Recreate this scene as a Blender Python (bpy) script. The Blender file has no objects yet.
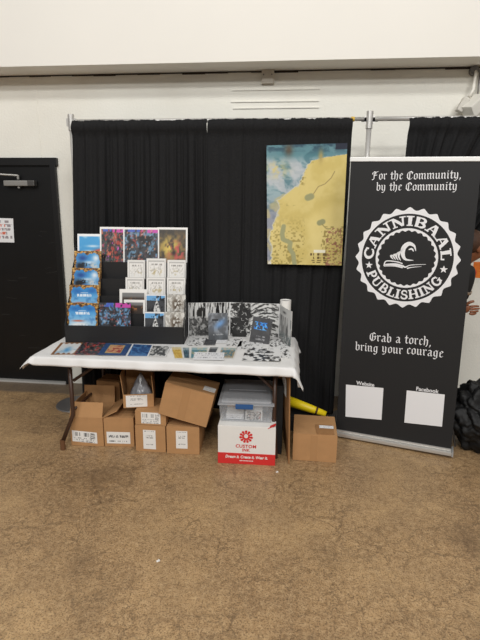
import bpy, bmesh, math, random
import numpy as np
from mathutils import Vector, Matrix, noise as mnoise
random.seed(7)
C = bpy.context.scene.collection
PI = math.pi
V = Vector
WALL_Y, CURT_Y, TT = 4.471, 3.968, 0.735     # wall plane, drape plane, table top height

# ---------------------------------------------------------------- camera
CAM = dict(h=1.7844, yaw=0.10615, pitch=0.23044, roll=0.009516, f=480.11)
def cam_axes():
    cy, sy = math.cos(CAM['yaw']), math.sin(CAM['yaw'])
    cp, sp = math.cos(CAM['pitch']), math.sin(CAM['pitch'])
    fwd = V((-sy*cp, cy*cp, -sp)); right = V((cy, sy, 0)); up = right.cross(fwd)
    cr, sr = math.cos(CAM['roll']), math.sin(CAM['roll'])
    return cr*right + sr*up, -sr*right + cr*up, fwd
AR, AU, AF = cam_axes()
cam_d = bpy.data.cameras.new('camera'); cam = bpy.data.objects.new('camera', cam_d); C.objects.link(cam)
cam_d.sensor_fit = 'VERTICAL'; cam_d.sensor_height = 36; cam_d.lens = CAM['f']/640*36
cam_d.clip_start = .05; cam_d.clip_end = 100
m3 = Matrix((AR, AU, -AF)).transposed()
cam.matrix_world = Matrix.Translation((0, 0, CAM['h'])) @ m3.to_4x4()
bpy.context.scene.camera = cam
def at(u, v, Y=None, z=None):
    """world point seen at a pixel, at depth Y or at height z (used once, for surveying)"""
    d = AF*CAM['f'] + AR*(u-240) + AU*(320-v)
    t = (z-CAM['h'])/d.z if Y is None else Y/d.y
    return V((0, 0, CAM['h'])) + d*t

# ---------------------------------------------------------------- materials
def srgb(r, g, b):
    f = lambda c: (c/255)/12.92 if c/255 <= .04045 else ((c/255+.055)/1.055)**2.4
    return (f(r), f(g), f(b), 1)
def mat(name, rgb, rough=.6, metal=0, spec=.5, var=0, vscale=8, bump=0, bscale=60, trans=0, alpha=1, sheen=0):
    m = bpy.data.materials.new(name); m.use_nodes = True
    nt = m.node_tree; b = nt.nodes['Principled BSDF']
    c = srgb(*rgb)
    b.inputs['Base Color'].default_value = c
    b.inputs['Roughness'].default_value = rough; b.inputs['Metallic'].default_value = metal
    b.inputs['Specular IOR Level'].default_value = spec
    if sheen: b.inputs['Sheen Weight'].default_value = sheen
    if trans: b.inputs['Transmission Weight'].default_value = trans
    if alpha < 1: b.inputs['Alpha'].default_value = alpha
    if var or bump:
        tc = nt.nodes.new('ShaderNodeTexCoord')
    if var:
        n = nt.nodes.new('ShaderNodeTexNoise'); n.inputs['Scale'].default_value = vscale; n.inputs['Detail'].default_value = 6
        nt.links.new(tc.outputs['Object'], n.inputs['Vector'])
        mx = nt.nodes.new('ShaderNodeMix'); mx.data_type = 'RGBA'
        mx.inputs[6].default_value = tuple(x*(1-var) for x in c[:3])+(1,)
        mx.inputs[7].default_value = tuple(min(1, x*(1+var)) for x in c[:3])+(1,)
        nt.links.new(n.outputs['Fac'], mx.inputs[0]); nt.links.new(mx.outputs[2], b.inputs['Base Color'])
    if bump:
        n2 = nt.nodes.new('ShaderNodeTexNoise'); n2.inputs['Scale'].default_value = bscale; n2.inputs['Detail'].default_value = 4
        nt.links.new(tc.outputs['Object'], n2.inputs['Vector'])
        bp = nt.nodes.new('ShaderNodeBump'); bp.inputs['Strength'].default_value = bump; bp.inputs['Distance'].default_value = .01
        nt.links.new(n2.outputs['Fac'], bp.inputs['Height']); nt.links.new(bp.outputs['Normal'], b.inputs['Normal'])
    return m
def painted_mat(name, rough=.35, spec=.5):
    m = bpy.data.materials.new(name); m.use_nodes = True
    nt = m.node_tree; b = nt.nodes['Principled BSDF']
    a = nt.nodes.new('ShaderNodeVertexColor'); a.layer_name = 'paint'
    nt.links.new(a.outputs['Color'], b.inputs['Base Color'])
    b.inputs['Roughness'].default_value = rough; b.inputs['Specular IOR Level'].default_value = spec
    return m
CARD = mat('cardboard', (176, 134, 92), .85, spec=.2, var=.12, vscale=14, bump=.15, bscale=90)
CARD_D = mat('cardboard_darker', (150, 110, 72), .85, spec=.2, var=.12, vscale=14)
CARD_IN = mat('cardboard_inside', (158, 112, 70), .9, spec=.2, var=.1)
TAPE = mat('packing_tape', (172, 130, 88), .25, spec=.6)
PAINT = painted_mat('printed_gloss'); PAINT_M = painted_mat('printed_matt', .7, .3)
WHITE_P = mat('white_paper', (236, 234, 230), .6)
BLACK_P = mat('black_board', (21, 21, 23), .55, var=.15, vscale=5)
CLOTH = mat('white_tablecloth', (224, 223, 222), .55, bump=.08, bscale=25)
LEGM = mat('brown_steel', (66, 44, 32), .4, spec=.5)
METAL = mat('brushed_aluminium', (200, 198, 194), .35, metal=.6)
STEEL = mat('grey_steel', (120, 118, 116), .5, metal=.5, var=.1)

def wall_mat():
    m = mat('painted_wall', (231, 227, 217), .75, spec=.25); nt = m.node_tree; b = nt.nodes['Principled BSDF']
    tc = nt.nodes.new('ShaderNodeTexCoord')
    n = nt.nodes.new('ShaderNodeTexNoise'); n.inputs['Scale'].default_value = 2.2; n.inputs['Detail'].default_value = 8
    nt.links.new(tc.outputs['Object'], n.inputs['Vector'])
    mx = nt.nodes.new('ShaderNodeMix'); mx.data_type = 'RGBA'
    mx.inputs[6].default_value = srgb(222, 219, 209); mx.inputs[7].default_value = srgb(238, 237, 229)
    nt.links.new(n.outputs['Fac'], mx.inputs[0])
    # sparse scuffs
    n3 = nt.nodes.new('ShaderNodeTexNoise'); n3.inputs['Scale'].default_value = 38; n3.inputs['Detail'].default_value = 3
    nt.links.new(tc.outputs['Object'], n3.inputs['Vector'])
    r = nt.nodes.new('ShaderNodeMapRange'); r.inputs[1].default_value = .77; r.inputs[2].default_value = .82
    nt.links.new(n3.outputs['Fac'], r.inputs[0])
    m2 = nt.nodes.new('ShaderNodeMix'); m2.data_type = 'RGBA'; m2.inputs[7].default_value = srgb(120, 110, 98)
    nt.links.new(r.outputs[0], m2.inputs[0]); nt.links.new(mx.outputs[2], m2.inputs[6])
    nt.links.new(m2.outputs[2], b.inputs['Base Color'])
    n2 = nt.nodes.new('ShaderNodeTexNoise'); n2.inputs['Scale'].default_value = 55; n2.inputs['Detail'].default_value = 5
    nt.links.new(tc.outputs['Object'], n2.inputs['Vector'])
    bp = nt.nodes.new('ShaderNodeBump'); bp.inputs['Strength'].default_value = .25; bp.inputs['Distance'].default_value = .01
    nt.links.new(n2.outputs['Fac'], bp.inputs['Height']); nt.links.new(bp.outputs['Normal'], b.inputs['Normal'])
    return m
WALLM = wall_mat()

def floor_mat():
    m = bpy.data.materials.new('stained_concrete'); m.use_nodes = True
    nt = m.node_tree; L = nt.links.new; b = nt.nodes['Principled BSDF']
    def N(t, **k):
        n = nt.nodes.new(t)
        for a, v in k.items(): n.inputs[a].default_value = v
        return n
    def mix(fac, a, bb, blend='MIX'):
        x = nt.nodes.new('ShaderNodeMix'); x.data_type = 'RGBA'; x.blend_type = blend
        for i, s in ((0, fac), (6, a), (7, bb)):
            if isinstance(s, (tuple, float, int)): x.inputs[i].default_value = s
            else: L(s, x.inputs[i])
        return x.outputs[2]
    tc = N('ShaderNodeTexCoord'); P = tc.outputs['Object']
    def noise(sc, det=6, rough=.6, vec=None):
        n = N('ShaderNodeTexNoise', Scale=sc, Detail=det, Roughness=rough); L(vec or P, n.inputs['Vector']); return n
    def rng(s, a, bb, c=0., d=1.):
        r = N('ShaderNodeMapRange'); L(s, r.inputs[0])
        for i, v in ((1, a), (2, bb), (3, c), (4, d)): r.inputs[i].default_value = v
        return r.outputs[0]
    big = noise(.9, 5).outputs['Fac']; mid = noise(5, 8, .65).outputs['Fac']; fine = noise(34, 8, .8).outputs['Fac']; grit = noise(110, 4, .8).outputs['Fac']
    c = mix(rng(big, .35, .65), srgb(*FL1), srgb(*FL2))
    c = mix(rng(mid, .4, .66, 0, .6), c, srgb(*FL3))
    c = mix(rng(fine, .45, .68, 0, .7), c, srgb(*FL4))
    c = mix(rng(fine, .46, .3, 0, .6), c, srgb(108, 84, 58))
    c = mix(rng(grit, .50, .60, 0, .75), c, srgb(84, 62, 40))
    c = mix(rng(noise(120, 3, .7).outputs['Fac'], .58, .68, 0, .6), c, srgb(196, 168, 128))
    # hairline cracks
    wn = noise(5, 6, .7)
    vm = nt.nodes.new('ShaderNodeVectorMath'); vm.operation = 'MULTIPLY_ADD'; vm.inputs[1].default_value = (.22, .22, 0); L(wn.outputs['Color'], vm.inputs[0]); L(P, vm.inputs[2])
    for sc, wd, st in ((4.5, .030, .42), (12, .050, .40)):
        vo = nt.nodes.new('ShaderNodeTexVoronoi'); vo.feature = 'DISTANCE_TO_EDGE'; vo.inputs['Scale'].default_value = sc
        L(vm.outputs[0], vo.inputs['Vector'])
        k = rng(vo.outputs['Distance'], 0, wd, 1, 0)
        mk = nt.nodes.new('ShaderNodeMath'); mk.operation = 'MULTIPLY'; L(k, mk.inputs[0]); L(rng(noise(2.3, 3).outputs['Fac'], .40, .55, 0, st), mk.inputs[1])
        c = mix(mk.outputs[0], c, srgb(66, 48, 34))
    # dark stains
    st = noise(1.3, 4, .5, None).outputs['Fac']
    c = mix(rng(st, .56, .72, 0, .5), c, srgb(82, 62, 44))
    # grey uncoated strip along the wall
    sx = nt.nodes.new('ShaderNodeSeparateXYZ'); L(P, sx.inputs[0])
    ad = nt.nodes.new('ShaderNodeMath'); ad.operation = 'MULTIPLY_ADD'; ad.inputs[1].default_value = .08; L(mid, ad.inputs[0]); L(sx.outputs['Y'], ad.inputs[2])
    c = mix(rng(ad.outputs[0], 4.19, 4.24, 0, .75), c, srgb(92, 84, 76))
    L(c, b.inputs['Base Color'])
    L(rng(mid, .3, .7, .38, .6), b.inputs['Roughness']); b.inputs['Specular IOR Level'].default_value = .45
    bp = N('ShaderNodeBump', Strength=.25, Distance=.004); L(fine, bp.inputs['Height']); L(bp.outputs['Normal'], b.inputs['Normal'])
    return m
FL1, FL2, FL3, FL4 = (186, 153, 110), (150, 119, 84), (122, 96, 68), (208, 178, 136)
FLOORM = floor_mat()

def drape_mat(name, base, weave):
    m = bpy.data.materials.new(name); m.use_nodes = True
    nt = m.node_tree; L = nt.links.new; b = nt.nodes['Principled BSDF']
    tc = nt.nodes.new('ShaderNodeTexCoord')
    n = nt.nodes.new('ShaderNodeTexNoise'); n.inputs['Scale'].default_value = 90; n.inputs['Detail'].default_value = 4
    mp = nt.nodes.new('ShaderNodeMapping'); mp.inputs['Scale'].default_value = (1, 1, 2.2)
    L(tc.outputs['Object'], mp.inputs[0]); L(mp.outputs[0], n.inputs['Vector'])
    mx = nt.nodes.new('ShaderNodeMix'); mx.data_type = 'RGBA'; mx.inputs[6].default_value = srgb(*base); mx.inputs[7].default_value = srgb(*weave)
    L(n.outputs['Fac'], mx.inputs[0]); L(mx.outputs[2], b.inputs['Base Color'])
    b.inputs['Roughness'].default_value = .9; b.inputs['Specular IOR Level'].default_value = .15
    return m
DRAPE = drape_mat('black_drape', (16, 16, 17), (44, 44, 45))

# ---------------------------------------------------------------- object helpers
def tag(o, label=None, cat=None, group=None, kind=None):
    if label: o['label'] = label
    if cat: o['category'] = cat
    if group: o['group'] = group
    if kind: o['kind'] = kind
    return o
def empty(name, loc=(0, 0, 0), rz=0, label=None, cat=None, group=None, kind=None):
    o = bpy.data.objects.new(name, None); C.objects.link(o); o.location = loc; o.rotation_euler = (0, 0, rz)
    o.empty_display_size = .05
    return tag(o, label, cat, group, kind)
def obj(name, bm, m, parent=None, smooth=False, bevel=0):
    me = bpy.data.meshes.new(name)
    if bevel:
        bmesh.ops.bevel(bm, geom=[e for e in bm.edges if len(e.link_faces) == 2 and e.calc_face_angle(0) > .5], offset=bevel, segments=2, affect='EDGES', profile=.7)
    bmesh.ops.recalc_face_normals(bm, faces=bm.faces)
    bm.to_mesh(me); bm.free()
    for mm in (m if isinstance(m, (list, tuple)) else [m]): me.materials.append(mm)
    if smooth:
        for p in me.polygons: p.use_smooth = True
    o = bpy.data.objects.new(name, me); C.objects.link(o)
    if parent: o.parent = parent
    return o
def box(bm, c, s, rot=None, mi=0):
    r = bmesh.ops.create_cube(bm, size=1)
    M = Matrix.Translation(c) @ (rot.to_4x4() if rot else Matrix.Identity(4)) @ Matrix.Diagonal((*s, 1))
    bmesh.ops.transform(bm, matrix=M, verts=r['verts'])
    if mi:
        for f in {f for v in r['verts'] for f in v.link_faces}: f.material_index = mi
    return r['verts']
def boxm(c, s, rot=None):
    bm = bmesh.new(); box(bm, c, s, rot); return bm
def tube(bm, pts, r, seg=10, cap=True, r2=None):
    pts = [V(p) for p in pts]; rings = []
    for i, p in enumerate(pts):
        d = (pts[min(i+1, len(pts)-1)]-pts[max(i-1, 0)]).normalized()
        a = d.orthogonal().normalized() if i == 0 else (pa - d*pa.dot(d)).normalized()
        pa = a; b = d.cross(a)
        rr = r if r2 is None else r+(r2-r)*i/(len(pts)-1)
        rings.append([bm.verts.new(p+rr*(math.cos(2*PI*k/seg)*a+math.sin(2*PI*k/seg)*b)) for k in range(seg)])
    for A, B in zip(rings, rings[1:]):
        for k in range(seg): bm.faces.new((A[k], A[(k+1) % seg], B[(k+1) % seg], B[k]))
    if cap: bm.faces.new(rings[0][::-1]); bm.faces.new(rings[-1])
def tubem(pts, r, **k):
    bm = bmesh.new(); tube(bm, pts, r, **k); return bm
def slab_from_quad(name, q, th, m, parent=None):
    """a sheet with four corner points and a real thickness"""
    a, b, c, d = [V(p) for p in q]; n = (b-a).cross(d-a).normalized()*th
    bm = bmesh.new(); f = [bm.verts.new(p) for p in (a, b, c, d)]; k = [bm.verts.new(p-n) for p in (a, b, c, d)]
    bm.faces.new(f); bm.faces.new(k[::-1])
    for i in range(4): bm.faces.new((f[i], k[i], k[(i+1) % 4], f[(i+1) % 4]))
    return obj(name, bm, m, parent)

# painted prints: a fine grid whose colours are computed (printed artwork only)
def vnoise(u, v, sc, seed, octv=3):
    out = np.zeros_like(u); amp = 1; tot = 0
    rs = np.random.RandomState(seed)
    for o in range(octv):
        g = rs.rand(64, 64); x = u*sc*2**o; y = v*sc*2**o
        xi = np.floor(x).astype(int); yi = np.floor(y).astype(int); fx = x-xi; fy = y-yi
        fx = fx*fx*(3-2*fx); fy = fy*fy*(3-2*fy)
        G = lambda a, b: g[a % 64, b % 64]
        out += amp*((G(xi, yi)*(1-fx)+G(xi+1, yi)*fx)*(1-fy)+(G(xi, yi+1)*(1-fx)+G(xi+1, yi+1)*fx)*fy)
        tot += amp; amp *= .55
    return out/tot
def lin(c):
    c = np.clip(np.asarray(c, float)/255, 0, 1)
    return np.where(c <= .04045, c/12.92, ((c+.055)/1.055)**2.4)
def blend(a, b, t): 
    t = np.asarray(t)[..., None]; return a*(1-t)+np.asarray(b, float)*t
def sm(x, a, b): 
    t = np.clip((x-a)/(b-a), 0, 1); return t*t*(3-2*t)
def painted(name, q, n, fn, parent=None, m=None, th=0.0, warp=None):
    """grid sheet over quad q (bl, br, tr, tl); fn(u, v) gives sRGB 0-255"""
    nx, ny = n; a, b, c, d = [V(p) for p in q]
    nn = (b-a).cross(d-a).normalized()
    us = np.repeat(np.linspace(0, 1, nx+1)[None, :], ny+1, 0); vs = np.repeat(np.linspace(0, 1, ny+1)[:, None], nx+1, 1)
    A, B, Cc, D = [np.array(p) for p in (a, b, c, d)]
    P = (A*(1-us[..., None])+B*us[..., None])*(1-vs[..., None])+(D*(1-us[..., None])+Cc*us[..., None])*vs[..., None]
    if warp: P = P+np.array(nn)*warp(us, vs)[..., None]
    P = P.reshape(-1, 3); W = nx+1
    faces = [(j*W+i, j*W+i+1, (j+1)*W+i+1, (j+1)*W+i) for j in range(ny) for i in range(nx)]
    verts = P.tolist()
    if th:
        K = len(verts); back = (P-np.array(nn)*th).tolist(); verts += back
        rim = [i for i in range(nx)]+[j*W+nx for j in range(ny)]+[ny*W+i for i in range(nx, 0, -1)]+[j*W for j in range(ny, 0, -1)]
        for i in range(len(rim)):
            p, s = rim[i], rim[(i+1) % len(rim)]; faces.append((s, p, p+K, s+K))
        faces += [(j*W+i+K, (j+1)*W+i+K, (j+1)*W+i+1+K, j*W+i+1+K) for j in range(ny) for i in range(nx)]
    me = bpy.data.meshes.new(name); me.from_pydata(verts, [], faces)
    col = lin(fn(us, vs)).reshape(-1, 3)
    if th: col = np.vstack([col, np.tile(lin([225, 222, 216]), (len(col), 1))])
    ca = me.color_attributes.new('paint', 'FLOAT_COLOR', 'POINT')
    ca.data.foreach_set('color', np.hstack([col, np.ones((len(col), 1))]).ravel())
    me.materials.append(m or PAINT)
    o = bpy.data.objects.new(name, me); C.objects.link(o)
    if parent: o.parent = parent
    return o

# ================================================================ SETTING
bm = bmesh.new(); f = [bm.verts.new(p) for p in ((-7, -6, 0), (7, -6, 0), (7, WALL_Y+.1, 0), (-7, WALL_Y+.1, 0))]; bm.faces.new(f)
k = [bm.verts.new(v.co-V((0, 0, .1))) for v in f]; bm.faces.new(k[::-1])
for i in range(4): bm.faces.new((f[i], k[i], k[(i+1) % 4], f[(i+1) % 4]))
tag(obj('floor', bm, FLOORM), kind='structure')
# back wall with shallow painted joints
bm = bmesh.new(); box(bm, (0, WALL_Y+.1, 2.6), (14, .2, 5.2))
for z in (2.62, 2.72):                      # shallow relief
    pass
tag(obj('wall_back', bm, WALLM), kind='structure')
# projecting upper wall (bulkhead)
by0 = 4.185
bm = bmesh.new(); box(bm, (0, (by0+WALL_Y)/2, 4.06), (14, WALL_Y-by0-.002, 2.28))
tag(obj('wall_upper', bm, mat('upper_wall_paint', (229, 226, 219), .7, spec=.25, var=.03, vscale=1.5, bump=.05, bscale=12)), kind='structure')
# dark open joint where the bulkhead meets the wall
bm = bmesh.new()
for i in range(70):
    x = -7+i*.2; hgt = random.choice([.008, .012, .016, .01])
    box(bm, (x+.1, WALL_Y-.005, 2.917-hgt/2+.002), (.2, .008, hgt))
tag(obj('trim_1', bm, mat('dark_joint', (52, 44, 38), .9)), kind='structure')
# ghosts of an old louvre: three raised lines and two upright joints
bm = bmesh.new()
for (xa, ya, xb, yb) in ((232, 90.5, 320, 89), (231, 102, 319, 101), (233, 108.5, 319, 107.5)):
    a, b = at(xa, ya, Y=WALL_Y), at(xb, yb, Y=WALL_Y)
    box(bm, ((a.x+b.x)/2, WALL_Y-.004, (a.z+b.z)/2), (b.x-a.x, .010, .010))
tag(obj('trim_2', bm, WALLM, bevel=.003), kind='structure')
bm = bmesh.new()
for x in (-2.35, -.62, .24, 1.2, 2.3, -3.6, 3.6):
    box(bm, (x, WALL_Y-.001, 1.2+.25), (.006, .004, 2.9))
tag(obj('trim_3', bm, WALLM), kind='structure')

# door
d1 = empty('door_1', (-2.70, WALL_Y, 0), kind='structure')
BLK = mat('black_door_paint', (15, 15, 16), .45, spec=.4, var=.3, vscale=3)
DX = -2.2076+2.70; DH = 2.215
bm = bmesh.new(); fw = .055
box(bm, (DX-fw/2, -.02, DH/2), (fw, .04, DH)); box(bm, (DX-1.06, -.02, DH/2), (fw, .04, DH)); box(bm, (DX-.53, -.02, DH-.035), (1.06+fw-.02, .0399, .07))
obj('door_frame', bm, BLK, d1, bevel=.004)
bm = bmesh.new(); box(bm, (DX-.53-.005, -.008, DH/2-.02), (.975, .016, DH-.09))
dl = obj('door_leaf', bm, mat('black_door_leaf', (10, 10, 11), .4, spec=.4, var=.5, vscale=6, bump=.05, bscale=8), d1)
bm = bmesh.new(); rs = random.Random(3)
for i in range(26):
    z = rs.uniform(.15, 1.6); x = rs.uniform(DX-1.0, DX-.12)
    tube(bm, [(x, -.0165, z), (x+rs.uniform(.02, .14), -.0165, z+rs.uniform(-.02, .02))], rs.uniform(.0006, .0014), seg=4)
obj('scuff_marks', bm, mat('scuffs', (64, 62, 60), .8), d1)
bm = bmesh.new(); box(bm, (DX-.56, -.03, .009), (1.02, .06, .018))
obj('threshold', bm, mat('threshold_metal', (190, 188, 184), .45, metal=.3), d1, bevel=.004)
cl = obj('door_closer', boxm((.145, -.05, 1.985), (.30, .055, .05)), mat('closer_grey', (150, 148, 144), .4, metal=.4), d1, bevel=.01)
obj('closer_cover_end', boxm((.265, -.051, 1.985), (.07, .058, .053)), mat('closer_dark', (84, 82, 80), .4, metal=.4), cl, bevel=.01)
bm = bmesh.new(); tube(bm, [(.13, -.05, 2.02), (.13, -.05, 2.06)], .012); tube(bm, [(.13, -.055, 2.055), (.0, -.13, 2.06), (-.12, -.17, 2.06)], .009)
tube(bm, [(.13, -.05, 1.96), (.13, -.05, 1.94)], .012)
obj('closer_arm', bm, cl.data.materials[0], cl)
# notice on the door
a = at(-9, 217, Y=WALL_Y-.018); b = at(14.3, 242.5, Y=WALL_Y-.018); tr = at(13, 218.5, Y=WALL_Y-.018)
NX0 = b.x-.215
def notice(u, v):
    c = np.ones(u.shape+(3,))*[226, 226, 228]
    for i, vy in enumerate((.86, .70, .54, .38, .22)):
        on = (abs(v-vy) < .055) & (u > .08) & (u < (.82, .95, .86, .7, .93)[i]) & (vnoise(u*9, v*2, 3, i, 1) > .42)
        red = (u < .62) if i % 2 else (u < .4)
        c = np.where((on & red)[..., None], [206, 110, 90], c); c = np.where((on & ~red)[..., None], [150, 142, 146], c)
    return c
nt_ = painted('paper_notice', [(NX0, b.y, b.z), (b.x, b.y, b.z), (tr.x, b.y, tr.z), (NX0, b.y, tr.z+.004)], (60, 60), notice, m=PAINT_M, th=.0005)
tag(nt_, 'white paper notice with red and grey lines of writing taped on the black door', 'sign')

# small plate under the bulkhead
e = empty('junction_plate', (at(268, 76, Y=WALL_Y).x, WALL_Y, 2.873), label='small square grey-beige plate fixed to the wall under the bulkhead', cat='wall plate')
obj('plate', boxm((0, -.02, 0), (.105, .036, .118)), mat('beige_plate', (196, 190, 178), .6), e, bevel=.004)
for sx in (-.035, .035): obj('screw', tubem([(sx, -.037, .01), (sx, -.042, .01)], .006), STEEL, e)

# flood lamp on conduit, upper right
p0 = at(476, 66, Y=WALL_Y-.03); p1 = at(468, 98, Y=WALL_Y-.05)
e = empty('wall_floodlight', (p1.x, WALL_Y, p1.z), label='pale flood lamp box on a bent conduit hanging below the bulkhead', cat='lamp')
FIX = mat('fixture_white', (222, 219, 210), .5)
rel = lambda p: V(p)-V((p1.x, WALL_Y, p1.z))
bm = bmesh.new(); tube(bm, [rel((p0.x, WALL_Y-.012, 2.905)), rel((p0.x+.0, WALL_Y-.05, 2.86)), rel((p1.x+.02, WALL_Y-.09, p1.z+.05)), rel((p1.x-.01, WALL_Y-.10, p1.z))], .013, seg=12)
obj('conduit', bm, FIX, e, smooth=True)
bm = bmesh.new(); tube(bm, [rel((p0.x+.045, WALL_Y-.012, 2.9)), rel((p0.x+.03, WALL_Y-.05, 2.8)), rel((p1.x+.06, WALL_Y-.09, p1.z+.02))], .006, seg=8)
obj('cable', bm, STEEL, e, smooth=True)
bm = bmesh.new(); tube(bm, [rel((p0.x-.01, WALL_Y-.001, 2.885)), rel((p0.x-.01, WALL_Y-.045, 2.885))], .035, seg=14)
obj('ceiling_cup', bm, STEEL, e, smooth=False)
R1 = Matrix.Rotation(math.radians(-34), 3, 'Y') @ Matrix.Rotation(math.radians(25), 3, 'X') @ Matrix.Rotation(math.radians(20), 3, 'Z')
obj('lamp_housing', boxm((.035, -.13, -.075), (.17, .11, .10), R1), FIX, e, bevel=.012)
R2 = Matrix.Rotation(math.radians(28), 3, 'Y')
obj('lamp_bracket', boxm((-.055, -.10, -.065), (.05, .07, .11), R2), mat('fixture_grey', (196, 192, 182), .5), e, bevel=.01)
obj('lamp_lens', boxm(V((.035, -.13, -.075))+R1 @ V((0, 0, -.052)), (.14, .09, .006), R1), mat('lens', (190, 190, 186), .2), e)

# ================================================================ PIPE AND DRAPE
POLE = mat('pole_metal', (206, 204, 200), .35, metal=.55)
BASEP = mat('base_plate_steel', (112, 110, 110), .45, metal=.4, var=.2, vscale=6)
XA, XB, XC = -1.822, .553, 2.95
ROD = 2.44
def upright(x, label, base_off=0):
    e = empty('drape_upright', (x, CURT_Y+.03, 0), label=label, cat='upright pole', group='pipe and drape stands')
    bm = bmesh.new(); tube(bm, [(0, 0, .01), (0, 0, 1.25)], .024, seg=16); obj('pole', bm, POLE, e, smooth=True)
    bm = bmesh.new(); tube(bm, [(0, 0, 1.25), (0, 0, ROD+.05)], .02, seg=16); obj('upper_pole', bm, POLE, e, smooth=True)
    bm = bmesh.new(); tube(bm, [(0, 0, ROD-.06), (0, 0, ROD+.065)], .026, seg=16)
    for s in (-1, 1): box(bm, (s*.03, 0, ROD+.005), (.02, .012, .06))
    obj('crossbar_socket', bm, METAL, e)
    bm = bmesh.new(); r = bmesh.ops.create_cone(bm, cap_ends=True, segments=40, radius1=.19, radius2=.185, depth=.01); bmesh.ops.translate(bm, vec=(base_off, -.04, .0055), verts=r['verts'])
    obj('base_plate', bm, BASEP, e)
upright(XA, 'metal upright pole at the left edge of the drapes, round base beside the table leg', -.10)
upright(XB, 'metal upright pole with socket top, rising above the banner')
upright(XC, 'metal upright pole at the far right end of the drapes')
def crossbar(x0, x1, label):
    e = empty('drape_crossbar', ((x0+x1)/2, CURT_Y+.03, ROD+.01), label=label, cat='crossbar', group='pipe and drape crossbars')
    L = (x1-x0)/2-.04
    bm = bmesh.new(); tube(bm, [(-L, 0, 0), (L*.2, 0, 0)], .017, seg=14); obj('outer_tube', bm, POLE, e, smooth=True)
    bm = bmesh.new(); tube(bm, [(L*.2, 0, 0), (L, 0, 0)], .0145, seg=14); obj('inner_tube', bm, METAL, e, smooth=True)
    for s in (-1, 1):
        bm = bmesh.new(); box(bm, (s*(L+.005), 0, -.005), (.05, .012, .03)); obj('end_hook', bm, mat('dark_hook', (60, 58, 56), .4, metal=.6), e)
    return e
c1 = crossbar(XA, XB, 'metal crossbar carrying the two drapes behind the table')
bm = bmesh.new(); tube(bm, [(1.05, 0, 0), (1.075, 0, 0)], .0175, seg=14); obj('warning_sticker', bm, mat('yellow_sticker', (206, 168, 60), .5), c1)
crossbar(XB, XC, 'metal crossbar carrying the drape behind the banner')

def drape(name, label, xl, xr, nfold, seed, amp=.028, bottom=.03, lf=None, rf=None):
    """xl, xr: top edges; lf, rf: function of t (0 top..1 floor) giving the side edges"""
    rs = np.random.RandomState(seed); NX, NZ = 220, 90
    s = np.linspace(0, 1, NX+1); ph = s+.018*np.interp(s, np.linspace(0, 1, 14), rs.randn(14))
    fold = np.sin(2*PI*nfold*ph+.5)+.35*np.sin(2*PI*nfold*2.3*ph+2)+.5*np.interp(s, np.linspace(0, 1, 30), rs.randn(30))
    sag = np.interp(s, np.linspace(0, 1, 40), rs.rand(40))
    bm = bmesh.new(); rows = []
    top = ROD+.012
    for j in range(NZ+1):
        t = j/NZ; z = top+(bottom-top)*(t**1.0); row = []
        zz = top-z
        L = lf(t) if lf else xl; R_ = rf(t) if rf else xr
        a = amp*(.35+.65*min(1, t*3)) if zz > .12 else amp*.35
        for i in range(NX+1):
            wig = .012*math.sin(7*t+9*s[i]+seed)*t
            if zz < .11:      # gathered rod pocket, bulging round the pipe
                dy = -.030*math.sin(PI*min(1, zz/.10))-.006*rs.rand()+.010*fold[i]*.5; hz = z+(.010*(sag[i]-.5)+.006*(rs.rand()-.5))*(1-zz/.11)
            else:
                dy = a*fold[i]*.7; hz = z
            row.append(bm.verts.new((L+(R_-L)*s[i]+wig*.4+.006*fold[(i+9) % NX]*t, CURT_Y+dy, hz)))
        rows.append(row)
    for A, B in zip(rows, rows[1:]):
        for i in range(NX): bm.faces.new((A[i], A[i+1], B[i+1], B[i]))
    o = obj(name, bm, DRAPE, smooth=True)
    md = o.modifiers.new('thickness', 'SOLIDIFY'); md.thickness = .0015
    return tag(o, label, 'drape', 'black drapes')
drape('drape', 'left black pleated drape, hanging behind the comic rack', -1.80, -.695, 13, 3, .030, lf=lambda t: -1.80-.05*min(1, t*2.5)-.02*t)
drape('drape', 'middle black drape with the map poster on it', -.685, .41, 9, 11, .016, lf=lambda t: -.685-.02*min(1, t*12), rf=lambda t: .424-.02*sm(np.array(t), .3, .9).item())
# the right drape, swept down to the left behind the banner
def lf(t): return .84-.03*t
def rf(t):
    z = ROD*(1-t)
    return float(np.interp(z, [0, 1.2, 1.32, 1.44, 1.62, 1.9, 2.44], [1.2, 1.22, 1.30, 1.36, 1.46, 1.66, 2.15]))
drape('drape', 'right black drape swept sideways behind the tall banner', .84, 2.15, 12, 23, .034, lf=lf, rf=rf)

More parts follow.
